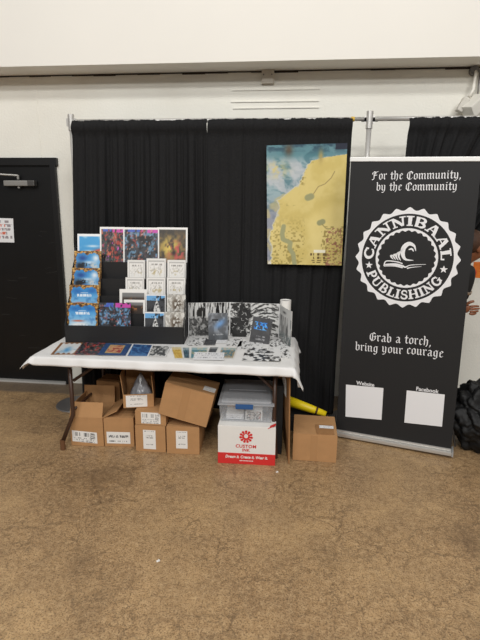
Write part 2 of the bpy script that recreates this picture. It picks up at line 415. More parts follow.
# ================================================================ MAP POSTER
def map_art(u, v):
    n = vnoise(u, v*1.6, 6, 5, 4); n2 = vnoise(u, v*1.6, 22, 9, 3); n3 = vnoise(u+.5*v+.3*n, v*3, 9, 12, 4)
    land = np.ones(u.shape+(3,))*[212, 194, 126]; land = blend(land, [198, 178, 104], sm(n, .35, .7)*.7)
    land = blend(land, [226, 208, 140], sm(vnoise(u, v, 3, 8, 2), .5, .8)*.6)
    # speckled hills
    hill = (sm(vnoise(u, v*1.6, 3.2, 31, 2), .46, .62)*((v > .5) & (v < .86) & (u < .62)) + sm(-v, -.46, -.2)*(u < .5)*.7 + ((u > .72) & (v < .33))*.8)
    land = blend(land, [134, 118, 62], np.clip(hill, 0, 1)*sm(vnoise(u*1.0, v*1.6, 46, 3, 1), .56, .74)*.9)
    land = blend(land, [150, 96, 84], ((u > .78) & (v < .32))*sm(vnoise(u, v*1.6, 52, 7, 1), .6, .75)*.8)
    # coast: sea across the top and down the left side
    coast = v-(.80-.0*u)-.07*(n-.5)*2 + .0
    diag = (v-.86+.02) + 0.0
    ue = np.interp(v, [0, .15, .28, .38, .48, .55, .60, .66, .75, .82, .87, .90, .93, 1], [.03, .05, .03, .10, .15, .13, .26, .40, .47, .50, .56, .80, 1.2, 1.6])
    d = ue-u+(n-.5)*.12+(n2-.5)*.05
    sea = blend(np.ones(u.shape+(3,))*[150, 172, 178], [96, 130, 140], sm(n3, .38, .62))
    sea = blend(sea, [190, 192, 196], sm(vnoise(u+.6*v, v*1.2, 7, 14, 4), .42, .62)*.8)
    sea = blend(sea, [146, 142, 156], sm(-v, -.62, -.40)*.7); sea = blend(sea, [190, 178, 130], sm(vnoise(u, v*1.6, 9, 61, 2), .55, .68)*(v < .62)*.7)
    sea = blend(sea, [74, 122, 132], sm(v, .84, .93)*.75)
    sea = blend(sea, [52, 76, 92], sm(v, .90, .99)*sm(n3, .3, .6)*.9)
    sea = blend(sea, [40, 42, 56], ((v > .95) & (u > .86))*.9)
    sea = blend(sea, [88, 74, 60], np.exp(-((u-.28)/.05)**2-((v-.96)/.05)**2)*.9)
    sea = blend(sea, [204, 190, 130], np.exp(-((u-.12)/.13)**2-((v-.80)/.06)**2)*.9*sm(n2, .3, .6))
    c = blend(land, [190, 194, 190], sm(d, -.03, .0)); c = np.where((d > 0)[..., None], sea, c)
    c = blend(c, [170, 150, 92], np.exp(-((u-.68)/.03)**2-((v-.90)/.05)**2)*.9)
    def river(pts, w, col, c):
        dd = np.full(u.shape, 9.)
        for (x0, y0), (x1, y1) in zip(pts, pts[1:]):
            dx, dy = x1-x0, (y1-y0)*1.6; px, py = u-x0, (v-y0)*1.6
            t = np.clip((px*dx+py*dy)/(dx*dx+dy*dy), 0, 1); dd = np.minimum(dd, np.hypot(px-t*dx, py-t*dy))
        return blend(c, col, sm(-dd, -w*1.2, -w*.8))
    c = river([(.22, .33), (.20, .27), (.21, .22), (.31, .19), (.30, .14), (.35, .09), (.37, .0)], .030, [158, 158, 118], c)
    c = river([(.86, .78), (.82, .73), (.74, .68), (.66, .66), (.60, .60)], .006, [160, 142, 92], c)
    c = river([(.57, .58), (.53, .57)], .042, [152, 152, 112], c); c = river([(.73, .37), (.69, .36)], .036, [150, 150, 110], c)
    c = river([(.72, .35), (.78, .31), (.84, .31)], .006, [150, 140, 90], c)
    lb = (abs(v-.118) < .012) & (abs(u-.70) < .075); c = np.where(lb[..., None], [230, 226, 205], c)
    for vy, w in ((.092, .12), (.062, .08), (.038, .10), (.022, .09)):
        on = (abs(v-vy) < (.009 if vy > .05 else .004)) & (abs(u-.70) < w) & (vnoise(u*6, v, 12, 2, 1) > .35); c = np.where(on[..., None], [104, 84, 52], c)
    for (hx, hy) in ((.012, .008),): c = np.where(((abs(u-.03) < .02) & (abs(v-.01) < .012))[..., None], [220, 215, 205], c)
    return c
my = CURT_Y-.062
q = [at(267.5, 264, Y=my), at(341.5, 265.5, Y=my), at(347.5, 143, Y=my), at(266.5, 145.5, Y=my)]
tag(painted('map_poster', q, (150, 240), map_art, m=PAINT_M, th=.001, warp=lambda u, v: .006*np.sin(u*5+1)*np.sin(v*3)), 'large tan and teal fantasy map poster pinned on the black drape', 'poster')

# ================================================================ TABLE
TX, TY, TW, TD = -1.815, 3.085, 1.85, .79
t = empty('folding_table', (TX+TW/2, TY+TD/2, 0), label='long folding table with brown steel legs under the white cloth', cat='table')
tc_ = V((TX+TW/2, TY+TD/2, 0)); rl = lambda p: V(p)-tc_
obj('tabletop', boxm((0, 0, TT-.02), (TW, TD, .035)), mat('laminate', (120, 104, 88), .5), t, bevel=.005)
def leg_pts(xu, xf, yu, yf): return [rl((xu, yu, TT-.03)), rl((xu, yu, .30)), rl((xu-.0, yu, .27)), rl((xf, yf, .06)), rl((xf, yf, .001))]
fx = at(63, 447, z=0.02)
xu = at(71, 385, Y=TY+.09).x
for yu, yf in ((TY+.09, fx.y), (TY+TD-.09, TY+TD-.06)):
    bm = bmesh.new(); pts = leg_pts(xu, fx.x, yu, yf); tube(bm, pts[:-1], .0155, seg=12); lg = obj('leg', bm, LEGM, t, smooth=True)
    bm = bmesh.new(); tube(bm, [pts[3]+V((0, 0, .02)), pts[4]], .019, seg=12); tag(obj('rubber_foot', bm, mat('foot_cap', (104, 70, 44), .6), lg), 'worn tan foot cap')
xr = at(274.5, 400, Y=TY+.12).x
for yu in (TY+.12, TY+TD-.09):
    bm = bmesh.new(); tube(bm, [rl((xr, yu, TT-.03)), rl((xr, yu, .30)), rl((xr+.02, yu, .02)), rl((xr+.02, yu, .001))], .0155, seg=12); obj('leg', bm, LEGM, t, smooth=True)
for xx, xm in ((xu, xu+.26), (xr, xr-.26)):
    bm = bmesh.new(); tube(bm, [rl((xx, TY+.1, .30)), rl((xx, TY+TD-.1, .30))], .011, seg=8); obj('leg_crossbar', bm, LEGM, t, smooth=True)
    bm = bmesh.new(); tube(bm, [rl((xx, TY+.13, .52)), rl((xm, TY+.28, TT-.04))], .012, seg=8); obj('brace', bm, LEGM, t, smooth=True)
    bm = bmesh.new(); tube(bm, [rl((xx, TY+TD-.13, .52)), rl((xm, TY+TD-.28, TT-.04))], .012, seg=8); obj('brace', bm, LEGM, t, smooth=True)

# tablecloth
bm = bmesh.new(); oF, oB, oL, oR = .066, .05, .13, .15; st = .0125
xs = np.arange(-oL, TW+oR+1e-6, (TW+oL+oR)/150); ys = np.arange(-oF, TD+oB+1e-6, (TD+oF+oB)/70)
grid = []
for yv in ys:
    row = []
    for xv in xs:
        dx = min(0, xv)+max(0, xv-TW); dy = min(0, yv)+max(0, yv-TD)
        d = math.hypot(dx, dy); cx, cyy = min(max(xv, 0), TW), min(max(yv, 0), TD)
        z = TT+.003; ox = oy = 0
        if d > 0:
            left = dx < 0
            flare = .62 if left else (.36 if dx > 0 else .08)
            if dx != 0 and dy == 0: flare = .55 if left else .16
            wv = .008*math.sin(xv*9)+.005*math.sin(xv*23+1) if dy else .02*math.sin(yv*14)
            drop = min(d, .012)*.3+max(0, d-.012)*math.sqrt(max(0, 1-flare**2))
            out = d*flare+.005+(abs(wv)+.003)*min(1, d/.05)
            ext = 1.0
            if dx != 0 and dy < 0: ext = (.78 if left else 1.05)+0*min(1, abs(dx)/.1)*min(1, abs(dy)/.05)
            ox, oy = dx/d*out*ext, dy/d*out*ext; z -= drop*ext
        else:
            z += .0008*math.sin(xv*31+yv*17)+.0008*math.sin(yv*41)
        row.append(bm.verts.new((TX+cx+ox, TY+cyy+oy, z)))
    grid.append(row)
for A, B in zip(grid, grid[1:]):
    for i in range(len(A)-1): bm.faces.new((A[i], A[i+1], B[i+1], B[i]))
tcl = obj('tablecloth', bm, CLOTH, smooth=True); md = tcl.modifiers.new('thickness', 'SOLIDIFY'); md.thickness = .0012; md.offset = 1
tag(tcl, 'white cloth covering the folding table, its corners hanging loose', 'tablecloth')
TZ = TT+.0065

# ================================================================ ARTWORK PAINTERS
def one(u): return np.ones(u.shape+(3,))
def gold_cover(seed, dark):
    def fn(u, v):
        n = vnoise(u, v*1.3, 5, seed, 4); n2 = vnoise(u, v*1.3, 20, seed+1, 2)
        G = lambda x, y, a, b: np.exp(-((u-x)/a)**2-((v-y)/b)**2)
        sky = blend(one(u)*[58, 140, 204], [150, 200, 232], sm(-v, -.9, -.45)*.8); sky = blend(sky, [36, 92, 160], sm(n, .5, .75)*.5)
        if dark:
            sky = blend(sky, [28, 70, 140], G(.30, .80, .17, .08)*.95); sky = blend(sky, [236, 240, 244], G(.80, .80, .13, .10)*.9+G(.55, .68, .2, .04)*.7)
            sky = blend(sky, [22, 26, 34], np.clip(G(.24, .56, .16, .10)*1.4+G(.4, .62, .2, .05)*sm(n2, .4, .6), 0, 1)); sky = blend(sky, [196, 202, 204], np.clip(G(.72, .58, .14, .08)*1.3, 0, 1)*sm(n2, .2, .5))
            sky = blend(sky, [40, 110, 190], G(.48, .50, .14, .05)*.9); sky = blend(sky, [60, 70, 78], sm(-v, -.45, -.3))
        else:
            sky = blend(sky, [40, 104, 176], (G(.26, .84, .16, .07)+G(.74, .84, .16, .07))*.9)
            sky = blend(sky, [240, 244, 248], (abs(v-.715) < .032)*(abs(u-.5) < .25)*(vnoise(u*9, v, 5, seed, 1) > .34)*.85); sky = blend(sky, [240, 244, 248], (abs(v-.785) < .012)*(abs(u-.5) < .12)*.7)
            sky = blend(sky, [234, 238, 240], np.clip(G(.40, .38, .36, .10)*1.2, 0, 1)*sm(n, .3, .5)); sky = blend(sky, [196, 100, 70], np.clip(G(.36, .50-.0, .17, .022)*1.2, 0, 1))
            sky = blend(sky, [70, 104, 124], G(.62, .34, .2, .05)*sm(n2, .35, .55)); sky = blend(sky, [150, 140, 110], sm(-v, -.30, -.2)*sm(n2, .3, .6)*.8)
        d = np.minimum(np.minimum(u, 1-u), np.minimum(v, 1-v)*1.3)
        co = np.hypot(np.minimum(u, 1-u), np.minimum(v, 1-v)*1.3)
        w = .060+.022*np.sin(u*31)*np.cos(v*27)+np.exp(-((u-.5)/.10)**2)*np.where(v > .5, .085, .04)+np.exp(-(co/.17)**2)*.12
        fr = sm(-d, -w-.012, -w+.004)
        gold = blend(one(u)*[112, 76, 38], [200, 154, 80], sm(n2, .42, .62)); gold = blend(gold, [236, 196, 110], np.exp(-(co/.07)**2)*.8); gold = blend(gold, [58, 38, 22], sm(vnoise(u, v*1.3, 26, seed+8, 1), .62, .8)*.8)
        return blend(sky, gold, fr)
    return fn
def fight_art(seed, cols, border=.05, bg=(58, 60, 66), pink=True, bc=(236, 235, 232)):
    def fn(u, v):
        c = blend(one(u)*list(bg), [24, 24, 28], sm(vnoise(u, v, 12, seed, 2), .45, .6))
        for i, (col, a, b) in enumerate(cols):
            c = blend(c, col, sm(vnoise(u+.1*i, v, 8+4*(i % 3), seed+3*i+1, 3), a, a+.10)*sm(vnoise(u, v, 24, seed+i+50, 1), .25, .6)*b*.92)
        if pink:
            c = blend(c, [206, 72, 172], ((v > .88) & (u > .52) & (vnoise(u, v, 14, seed+4, 1) > .35))*.9)
            c = blend(c, [70, 96, 190], ((v > .89) & (u < .46) & (u > .12) & (vnoise(u, v, 14, seed+7, 1) > .35))*.9)
        if border:
            d = np.minimum(np.minimum(u, 1-u), np.minimum(v, 1-v)); c = np.where((d < border)[..., None], list(bc), c)
        return c
    return fn
BAT = [([184, 66, 58], .58, .9), ([110, 156, 190], .50, .9), ([214, 150, 120], .66, .9), ([40, 44, 56], .62, 1), ([206, 210, 216], .70, 1)]
RED = [([184, 64, 56], .50, .95), ([130, 128, 120], .58, .9), ([70, 110, 80], .66, .9), ([214, 120, 90], .62, .9), ([30, 26, 30], .58, 1), ([212, 90, 200], .72, 1)]
BLU = [([104, 156, 200], .46, .95), ([160, 110, 120], .60, .8), ([206, 100, 90], .66, .8), ([50, 56, 70], .55, 1), ([210, 214, 220], .72, .9)]
def fire_art(u, v):
    n = vnoise(u, v, 10, 77, 3); c = blend(one(u)*[66, 58, 46], [120, 96, 60], sm(n, .4, .7))
    c = blend(c, [226, 200, 96], np.exp(-((u-.42)/.30)**2-((v-.54)/.22)**2)*sm(n, .2, .5)*1.0)
    c = blend(c, [214, 84, 84], np.exp(-((u-.66)/.26)**2-((v-.42)/.2)**2)*sm(vnoise(u, v, 13, 5, 2), .5, .6))
    c = blend(c, [40, 34, 30], np.exp(-((u-.55)/.08)**2-((v-.42)/.08)**2)); c = blend(c, [196, 90, 70], sm(-v, -.3, -.1)*sm(n, .5, .6))
    c = blend(c, [44, 40, 36], sm(v, .74, .95)*.7)
    d = np.minimum(np.minimum(u, 1-u), np.minimum(v, 1-v)); return np.where((d < .055)[..., None], [236, 235, 232], c)
def sketch_card(seed):
    def fn(u, v):
        c = one(u)*[228, 226, 222]
        n = vnoise(u, v, 24, seed, 2)
        ink = np.exp(-((v-.62)/.13)**2)*((u > .16) & (u < .84))*sm(n, .5, .62)
        c = blend(c, [150, 146, 140], ink*.6); c = blend(c, [178, 160, 112], np.exp(-((v-.52)/.08)**2)*((u > .2) & (u < .8))*sm(vnoise(u, v, 15, seed+2, 1), .6, .7)*.8)
        c = blend(c, [130, 126, 122], (abs(v-.80) < .03)*((u > .2) & (u < .8))*(vnoise(u*8, v, 6, seed+4, 1) > .45)*.8)
        d = np.minimum(np.minimum(u, 1-u), np.minimum(v, 1-v)); return blend(blend(c, [150, 148, 146], (d > .08)*(d < .12)*.6), [150, 148, 146], (d < .025)*.8)
    return fn
def sky_bw(u, v):
    n = vnoise(u, v, 11, 21, 3); c = one(u)*[60, 62, 66]; c = np.where((v > .78)[..., None], [104, 162, 210], c)
    c = blend(c, [216, 216, 214], sm(np.maximum(1-abs(u-.55)*2.4-v*.9, 0)+.3*n, .3, .4)); c = blend(c, [30, 30, 34], sm(n, .55, .65))
    d = np.minimum(np.minimum(u, 1-u), np.minimum(v, 1-v)); return np.where((d < .04)[..., None], [226, 226, 226], c)
def tower_bw(u, v):
    n = vnoise(u, v, 14, 25, 3); c = blend(one(u)*[214, 212, 206], [120, 114, 106], sm(n, .45, .6)*.5)
    c = blend(c, [84, 70, 56], np.clip(np.exp(-((u-.55)/.24)**2-((v-.62)/.22)**2)*1.5, 0, 1)*sm(vnoise(u, v, 16, 4, 2), .38, .55)); c = blend(c, [92, 86, 80], sm(-v, -.25, -.12)*sm(n, .4, .55))
    return c
def airship(u, v):
    c = blend(one(u)*[70, 158, 214], [150, 202, 232], sm(vnoise(u, v, 4, 2, 2), .45, .75)); d = np.minimum(np.minimum(u, 1-u), np.minimum(v, 1-v)*.8)
    c = blend(c, [206, 84, 62], np.clip(np.exp(-((u-.74)/.24)**2-((v-.52-.15*(u-.7))/.06)**2)*1.5, 0, 1)); c = blend(c, [244, 246, 248], np.exp(-((u-.5)/.2)**2-((v-.66)/.03)**2)*.8)
    c = blend(c, [236, 240, 244], np.exp(-((u-.35)/.14)**2-((v-.52)/.03)**2)*.8)
    return np.where((d < .055)[..., None], [238, 240, 242], c)
def dark_landscape(u, v):
    c = blend(one(u)*[120, 120, 120], [52, 42, 36], sm(-v, -.80, -.68)); c = blend(c, [190, 120, 66], np.exp(-((v-.62)/.09)**2-((u-.6)/.3)**2)*sm(vnoise(u, v, 12, 3, 2), .45, .6))
    d = np.minimum(np.minimum(u, 1-u), np.minimum(v, 1-v)); return np.where((d < .1)[..., None], [232, 230, 226], c)

# ================================================================ DISPLAY RACK
A0 = V((-1.740, 3.457, TZ)); dirx = V((.925, .074, 0)); RW = dirx.length; dirx.normalize(); back = V((-dirx.y, dirx.x, 0)); UPZ = V((0, 0, 1))
RS, RZ = .072, .127
rz = math.atan2(dirx.y, dirx.x)
rack = empty('display_rack', A0, rz, label='black cardboard counter display rack with five stepped tiers of comics', cat='display rack')
obj('front_panel', boxm((RW/2, .006, .068), (RW+.006, .012, .136)), BLACK_P, rack, bevel=.002)
prof = [(.012, 0), (.012, .02)]
bm = bmesh.new()
for k in range(5):
    z = .02+RZ*k; y0 = .012+RS*k
    box(bm, (RW/2, y0+RS/2, z), (RW-.012, RS-.0008, .004))
    if k: box(bm, (RW/2, y0+.002, z-RZ/2+.0375), (RW-.012, .004, RZ+.070))
obj('shelf_steps', bm, BLACK_P, rack)
obj('back_panel', boxm((RW/2, .012+RS*5+.004, .37), (RW-.012, .006, .74)), BLACK_P, rack)
for s, xx in ((0, .002), (1, RW-.002)):
    bm = bmesh.new(); pp = [(0, 0), (0, .15)]
    for k in range(5): pp += [(.012+RS*k+.01, .15+RZ*k+.02), (.012+RS*(k+1)-.012, .15+RZ*(k+.6))]
    pp += [(.012+RS*5, .15+RZ*4), (.012+RS*5, 0)]
    f = [bm.verts.new((xx-.002, y, z)) for y, z in pp]; g = [bm.verts.new((xx+.002, y, z)) for y, z in pp]
    bm.faces.new(f); bm.faces.new(g[::-1])
    for i in range(len(pp)): bm.faces.new((f[i], g[i], g[(i+1) % len(pp)], f[(i+1) % len(pp)]))
    obj('side_panel', bm, BLACK_P, rack)
LEAN = math.radians(9); updir = (UPZ*math.cos(LEAN)+back*math.sin(LEAN)).normalized(); outn = dirx.cross(updir).normalized()
if outn.dot(back) > 0: outn = -outn
def rack_pt(px, py, k, off=.03):
    """point on the plane of tier k seen at a pixel"""
    d = AF*CAM['f']+AR*(px-240)+AU*(320-py); o = V((0, 0, CAM['h'])); p0 = A0+back*(.012+RS*k+off)
    tt = (p0-o).dot(back)/d.dot(back); return o+d*tt
def shelved(name, px0, px1, py, k, H, th, fn, label, cat, group, n=(44, 52), spine=None, off=.03, sink=True, lz=None):
    """a book or print standing on tier k; px0, px1, py: where its top edge is seen"""
    offt = off+math.sin(LEAN)*H*.9
    a = rack_pt(px0, py, k, offt); b = rack_pt(px1, py, k, offt)
    x0 = (a-A0).dot(dirx); W = (b-a).dot(dirx); zt = (a.z+b.z)/2-A0.z
    zb = .0235+RZ*k
    H = (zt-zb)/math.cos(LEAN)
    e = empty(name, A0+dirx*x0+back*(.012+RS*k+off-.0)+UPZ*zb, rz, label, cat, group)
    s, c = math.sin(LEAN), math.cos(LEAN)
    U = V((0, s, c)); Nf = V((0, -c, s))
    qd = lambda x0, x1, y0, y1, o: [V((x0, 0, 0))+U*y0+Nf*o, V((x1, 0, 0))+U*y0+Nf*o, V((x1, 0, 0))+U*y1+Nf*o, V((x0, 0, 0))+U*y1+Nf*o]
    if th > .004:
        rot = Matrix.Rotation(-LEAN, 3, 'X')
        obj('page_block', boxm(V((W/2, 0, 0))+U*(H/2)-Nf*(th/2-.0), (W-.006, th-.003, H-.006), rot), WHITE_P, e)
        bm = bmesh.new()
        box(bm, V((W/2, 0, 0))+U*(H/2)-Nf*(.0006), (W, .0012, H), rot); box(bm, V((W/2, 0, 0))+U*(H/2)-Nf*(th-.0006), (W, .0012, H), rot)
        box(bm, V((.001, 0, 0))+U*(H/2)-Nf*(th/2), (.002, th, H), rot)
        obj('cover', bm, spine or SPINE, e)
        painted('front_art', qd(0.001, W-.001, .001, H-.001, .0008), n, fn, e)
    else:
        painted('print_sheet', qd(0, W, 0, H, 0), n, fn, e, th=max(th, .0012))
        slb = slab_from_quad('backing_board', qd(0.002, W-.002, .0, H-.002, -max(th, .0012)-.0003), .0015, WHITE_P, e)
    return e
SPINE = mat('brown_cover', (110, 84, 58), .5); SPINE_K = mat('dark_cover', (44, 46, 54), .5)
G1 = 'gold framed adventure books stacked in the left column of the rack'
names = ['front tier', 'second tier', 'third tier', 'fourth tier']
for k, (x0, x1, y, dk) in enumerate([(66.5, 97.5, 303, 0), (69, 99, 285, 0), (72, 100, 268, 1), (74, 101, 251, 1)]):
    for j in (2, 1, 0):     # three copies deep in each pocket, front one seen
        pos = ('front copy of', 'middle copy of', 'rear copy of')[j]
        if j == 0:
            shelved('comic_book', x0, x1, y, k, .28, .007, gold_cover(30+k, dk), 'gold framed book with %s, %s of the left column' % ('dark rock and blue sky' if dk else 'bright blue sky', names[k]), 'book', G1, off=.018, n=(60, 70))
shelved('art_print', 77, 108, 234, 4, .26, .0015, airship, 'blue sky print with a red airship, white border, top left of the rack', 'print', 'large prints on the top tier', off=.03)
shelved('art_print', 99.5, 124.5, 227, 4, .33, .0015, fight_art(5, RED, .055), 'print crowded with red figures, left of the three tall prints on the top tier', 'print', 'large prints on the top tier', off=.022)
shelved('art_print', 123, 159, 227.5, 4, .33, .0015, fight_art(9, BAT, .045), 'print of a blue and red battle crowd, middle of the top tier', 'print', 'large prints on the top tier', off=.016)
shelved('art_print', 157, 187.5, 227.5, 4, .33, .0015, fire_art, 'print of a glowing yellow and red blast, right end of the top tier', 'print', 'large prints on the top tier', off=.022)
G2 = 'white sketch cards in the middle tiers'
for r, (k, y, xs_) in enumerate([(3, 260, ((127, 145), (146, 166), (167, 186))), (2, 277.5, ((125, 144), (146, 165.5), (166.5, 185.5)))]):
    for i, (a, b) in enumerate(xs_):
        shelved('sketch_card', a, b, y-(1.5 if i == 1 and r == 0 else 0), k, .15, .0015, sketch_card(60+7*r+i), 'white card with faint line drawing, %s of the %s row of three' % (('left', 'middle', 'right')[i], ('upper', 'lower')[r]), 'card', G2, off=.012, n=(40, 36))
shelved('art_print', 119, 146.5, 289.5, 1, .17, .0015, dark_landscape, 'white bordered landscape print, the taller of two overlapping on the second tier', 'print', None, off=.034, n=(48, 40))
shelved('art_print', 123.5, 145, 300, 1, .12, .0015, dark_landscape, 'white bordered landscape print, the smaller one in front on the second tier', 'print', None, off=.010, n=(44, 30))
shelved('comic_book', 145.5, 165.5, 294.5, 1, .16, .006, sky_bw, 'dark comic with a blue sky top, on the second tier', 'book', 'small comics on the lower tiers', off=.014, spine=SPINE_K)
shelved('comic_book', 166.5, 185.5, 294.5, 1, .16, .006, tower_bw, 'pale comic with a grey tower, on the second tier', 'book', 'small comics on the lower tiers', off=.014, spine=SPINE_K)
shelved('comic_book', 98.5, 130.5, 303, 0, .27, .007, fight_art(14, BLU, 0), 'large comic crowded with blue and pink figures, front tier beside the gold framed one', 'book', 'comics on the front tier', off=.014, spine=SPINE_K, n=(60, 60))
shelved('comic_book', 144, 164.5, 312, 0, .2, .006, sky_bw, 'dark comic with a blue sky top, on the front tier', 'book', 'comics on the front tier', off=.014, spine=SPINE_K)
shelved('comic_book', 165, 184.5, 312, 0, .2, .006, tower_bw, 'pale comic with a grey tower, at the right end of the front tier', 'book', 'comics on the front tier', off=.014, spine=SPINE_K)

# ================================================================ THINGS LYING ON THE TABLE
def rel_quad(px, z): return [at(u, v, z=z) for u, v in px]
def flat(name, px, z, fn, label, cat, group=None, n=(40, 26), th=.0015):
    q = rel_quad(px, z+th); return tag(painted(name, q, n, fn, th=th), label, cat, group)
def white_map(u, v):
    c = blend(one(u)*[216, 218, 218], [170, 190, 204], sm(vnoise(u, v, 5, 4, 2), .55, .7)); c = blend(c, [84, 150, 200], np.exp(-((u-.5)/.15)**2-((v-.35)/.2)**2))
    d = np.minimum(np.minimum(u, 1-u), np.minimum(v, 1-v)); return blend(c, [132, 84, 48], (d < .1+.05*np.sin(u*30))*.9)
def blue_framed(u, v):
    c = blend(one(u)*[34, 58, 98], [50, 84, 134], vnoise(u, v, 8, 3, 2)); ins = (abs(u-.5) < .26) & (abs(v-.52) < .3)
    art = blend(one(u)*[196, 150, 110], [150, 60, 60], sm(vnoise(u, v, 9, 8, 2), .45, .6)); c = np.where(ins[..., None], art, c)
    e = (abs(u-.5) < .30) & (abs(v-.52) < .35) & ~ins; return np.where(e[..., None], [176, 160, 100], c)
def blue_book(u, v):
    c = blend(one(u)*[30, 62, 112], [70, 118, 168], sm(vnoise(u, v, 10, 18, 3), .4, .6)); return np.where((abs(u-.06) < .04)[..., None], [220, 222, 224], c)
def grey_book(u, v):
    c = blend(one(u)*[70, 72, 74], [190, 190, 188], sm(vnoise(u, v, 12, 28, 3), .45, .6)); d = np.minimum(np.minimum(u, 1-u), np.minimum(v, 1-v)); return np.where((d < .07)[..., None], [224, 224, 224], c)
GF = 'open booklets lying along the front of the table'
flat('booklet', [(50.5, 354.5), (76, 354.5), (86, 342.5), (61, 342.5)], TZ, white_map, 'pale map booklet with brown edge, leftmost on the tablecloth', 'booklet', GF)
flat('booklet', [(74, 354.7), (99, 355), (108, 343), (83, 342.5)], TZ+.002, fight_art(44, RED, 0, pink=False), 'red and brown illustrated booklet lying below the rack', 'booklet', GF)
flat('booklet', [(97, 355), (125, 355.5), (132, 344), (106, 343)], TZ+.004, blue_framed, 'dark blue booklet with a framed picture, lying below the rack', 'booklet', GF)
flat('booklet', [(125.5, 355.7), (148, 356), (152, 345), (132, 344)], TZ, blue_book, 'mid blue booklet with a white spine, lying below the rack', 'booklet', GF)
flat('booklet', [(147, 356.3), (166, 356.5), (171, 346), (152, 345)], TZ+.002, grey_book, 'grey and white booklet, rightmost below the rack', 'booklet', GF)
def colour_card(base, alt, seed):
    def fn(u, v):
        c = blend(one(u)*base, alt, sm(vnoise(u, v, 9, seed, 2), .45, .6)); c = np.where((v > .72)[..., None], blend(c, [220, 222, 220], .5+0*u), c)
        d = np.minimum(np.minimum(u, 1-u), np.minimum(v, 1-v)); return np.where((d < .05)[..., None], [214, 214, 208], c)
    return fn
GC = 'game cards laid out in the middle of the table'
flat('playing_card', [(175, 359), (183.5, 359), (181.5, 346.5), (171, 346.5)], TZ, colour_card([214, 184, 96], [190, 150, 60], 3), 'yellow card, leftmost of the row of cards', 'card', GC, n=(20, 24))
flat('playing_card', [(184.5, 358.7), (189.5, 358.7), (189.5, 347), (182.5, 347)], TZ, colour_card([40, 62, 82], [84, 120, 130], 4), 'dark teal card between the yellow card and the slip', 'card', GC, n=(20, 24))
flat('playing_card', [(190, 358.7), (207, 358.7), (208, 347), (191, 347)], TZ+.001, colour_card([70, 126, 140], [150, 150, 120], 5), 'teal card partly under the white slip', 'card', GC, n=(30, 24))
flat('playing_card', [(208, 353), (216, 353), (219, 347), (210, 347)], TZ+.001, colour_card([46, 46, 48], [70, 74, 76], 6), 'small near-black card above the white slip', 'card', GC, n=(20, 16))
flat('playing_card', [(218, 358.5), (233.5, 358.5), (237, 347.5), (221, 347)], TZ+.001, colour_card([64, 114, 128], [160, 140, 110], 7), 'teal and brown card at the right of the row', 'card', GC, n=(30, 24))
def slip(u, v):
    c = one(u)*[226, 226, 228]; 
    for vy in (.3, .55, .78): c = blend(c, [110, 110, 118], (abs(v-vy) < .05)*(vnoise(u*14, v*0, 6, int(vy*9), 1) > .62)*.8)
    return c
flat('paper_slip', [(193, 359.5), (224, 360), (224.5, 352.5), (194.5, 352)], TZ+.004, slip, 'long white printed slip in front of the cards', 'paper slip', n=(60, 16))
flat('paper_slip', [(214.5, 343), (226, 343), (228, 339.3), (216, 339)], TZ+.002, slip, 'small white slip below the blue grey book', 'paper slip', n=(30, 10))
def inky(seed, dens=.56):
    def fn(u, v):
        n = vnoise(u, v, 9, seed, 4); c = blend(one(u)*[224, 224, 224], [90, 90, 90], sm(n, dens, dens+.05)); return blend(c, [28, 28, 28], sm(n, dens+.07, dens+.1))
    return fn
GI = 'black and white prints on the right of the table'
flat('ink_print', [(242, 360.3), (281, 361.5), (280, 349), (246, 348)], TZ+.002, inky(3, .5), 'black and white ink print with a dense drawing, front right of the table', 'print', GI, n=(70, 50))
flat('ink_print', [(270, 357), (291, 358), (288, 347), (268, 347)], TZ, inky(8, .58), 'sparse black and white ink print at the right front corner', 'print', GI, n=(50, 40))
flat('ink_print', [(236, 349), (262, 349.5), (263, 342), (240, 341)], TZ+.001, inky(13, .57), 'black and white ink print in front of the dark blue lettered book', 'print', GI, n=(50, 36))
flat('ink_print', [(186, 345.5), (206, 345.5), (207, 338), (188, 337.5)], TZ+.001, inky(16, .6), 'black and white ink print beside the display rack', 'print', GI, n=(50, 36))
flat('ink_print', [(203, 345), (215, 345), (217, 339.5), (206, 339)], TZ+.003, fight_art(81, [([60, 60, 62], .4, 1), ([120, 122, 124], .6, 1)], 0, pink=False), 'dark grey flat print below the blue grey book', 'print', GI, n=(30, 20))
flat('ink_print', [(226, 345.5), (241, 346), (243, 338.5), (229, 338.5)], TZ+.001, inky(19, .55), 'black and white ink print between the two standing books', 'print', GI, n=(40, 30))
flat('ink_print', [(270, 346.5), (288, 347), (286, 339), (269, 339)], TZ+.0005, inky(23, .53), 'black and white ink print under the right wing of the screen', 'print', GI, n=(50, 36))

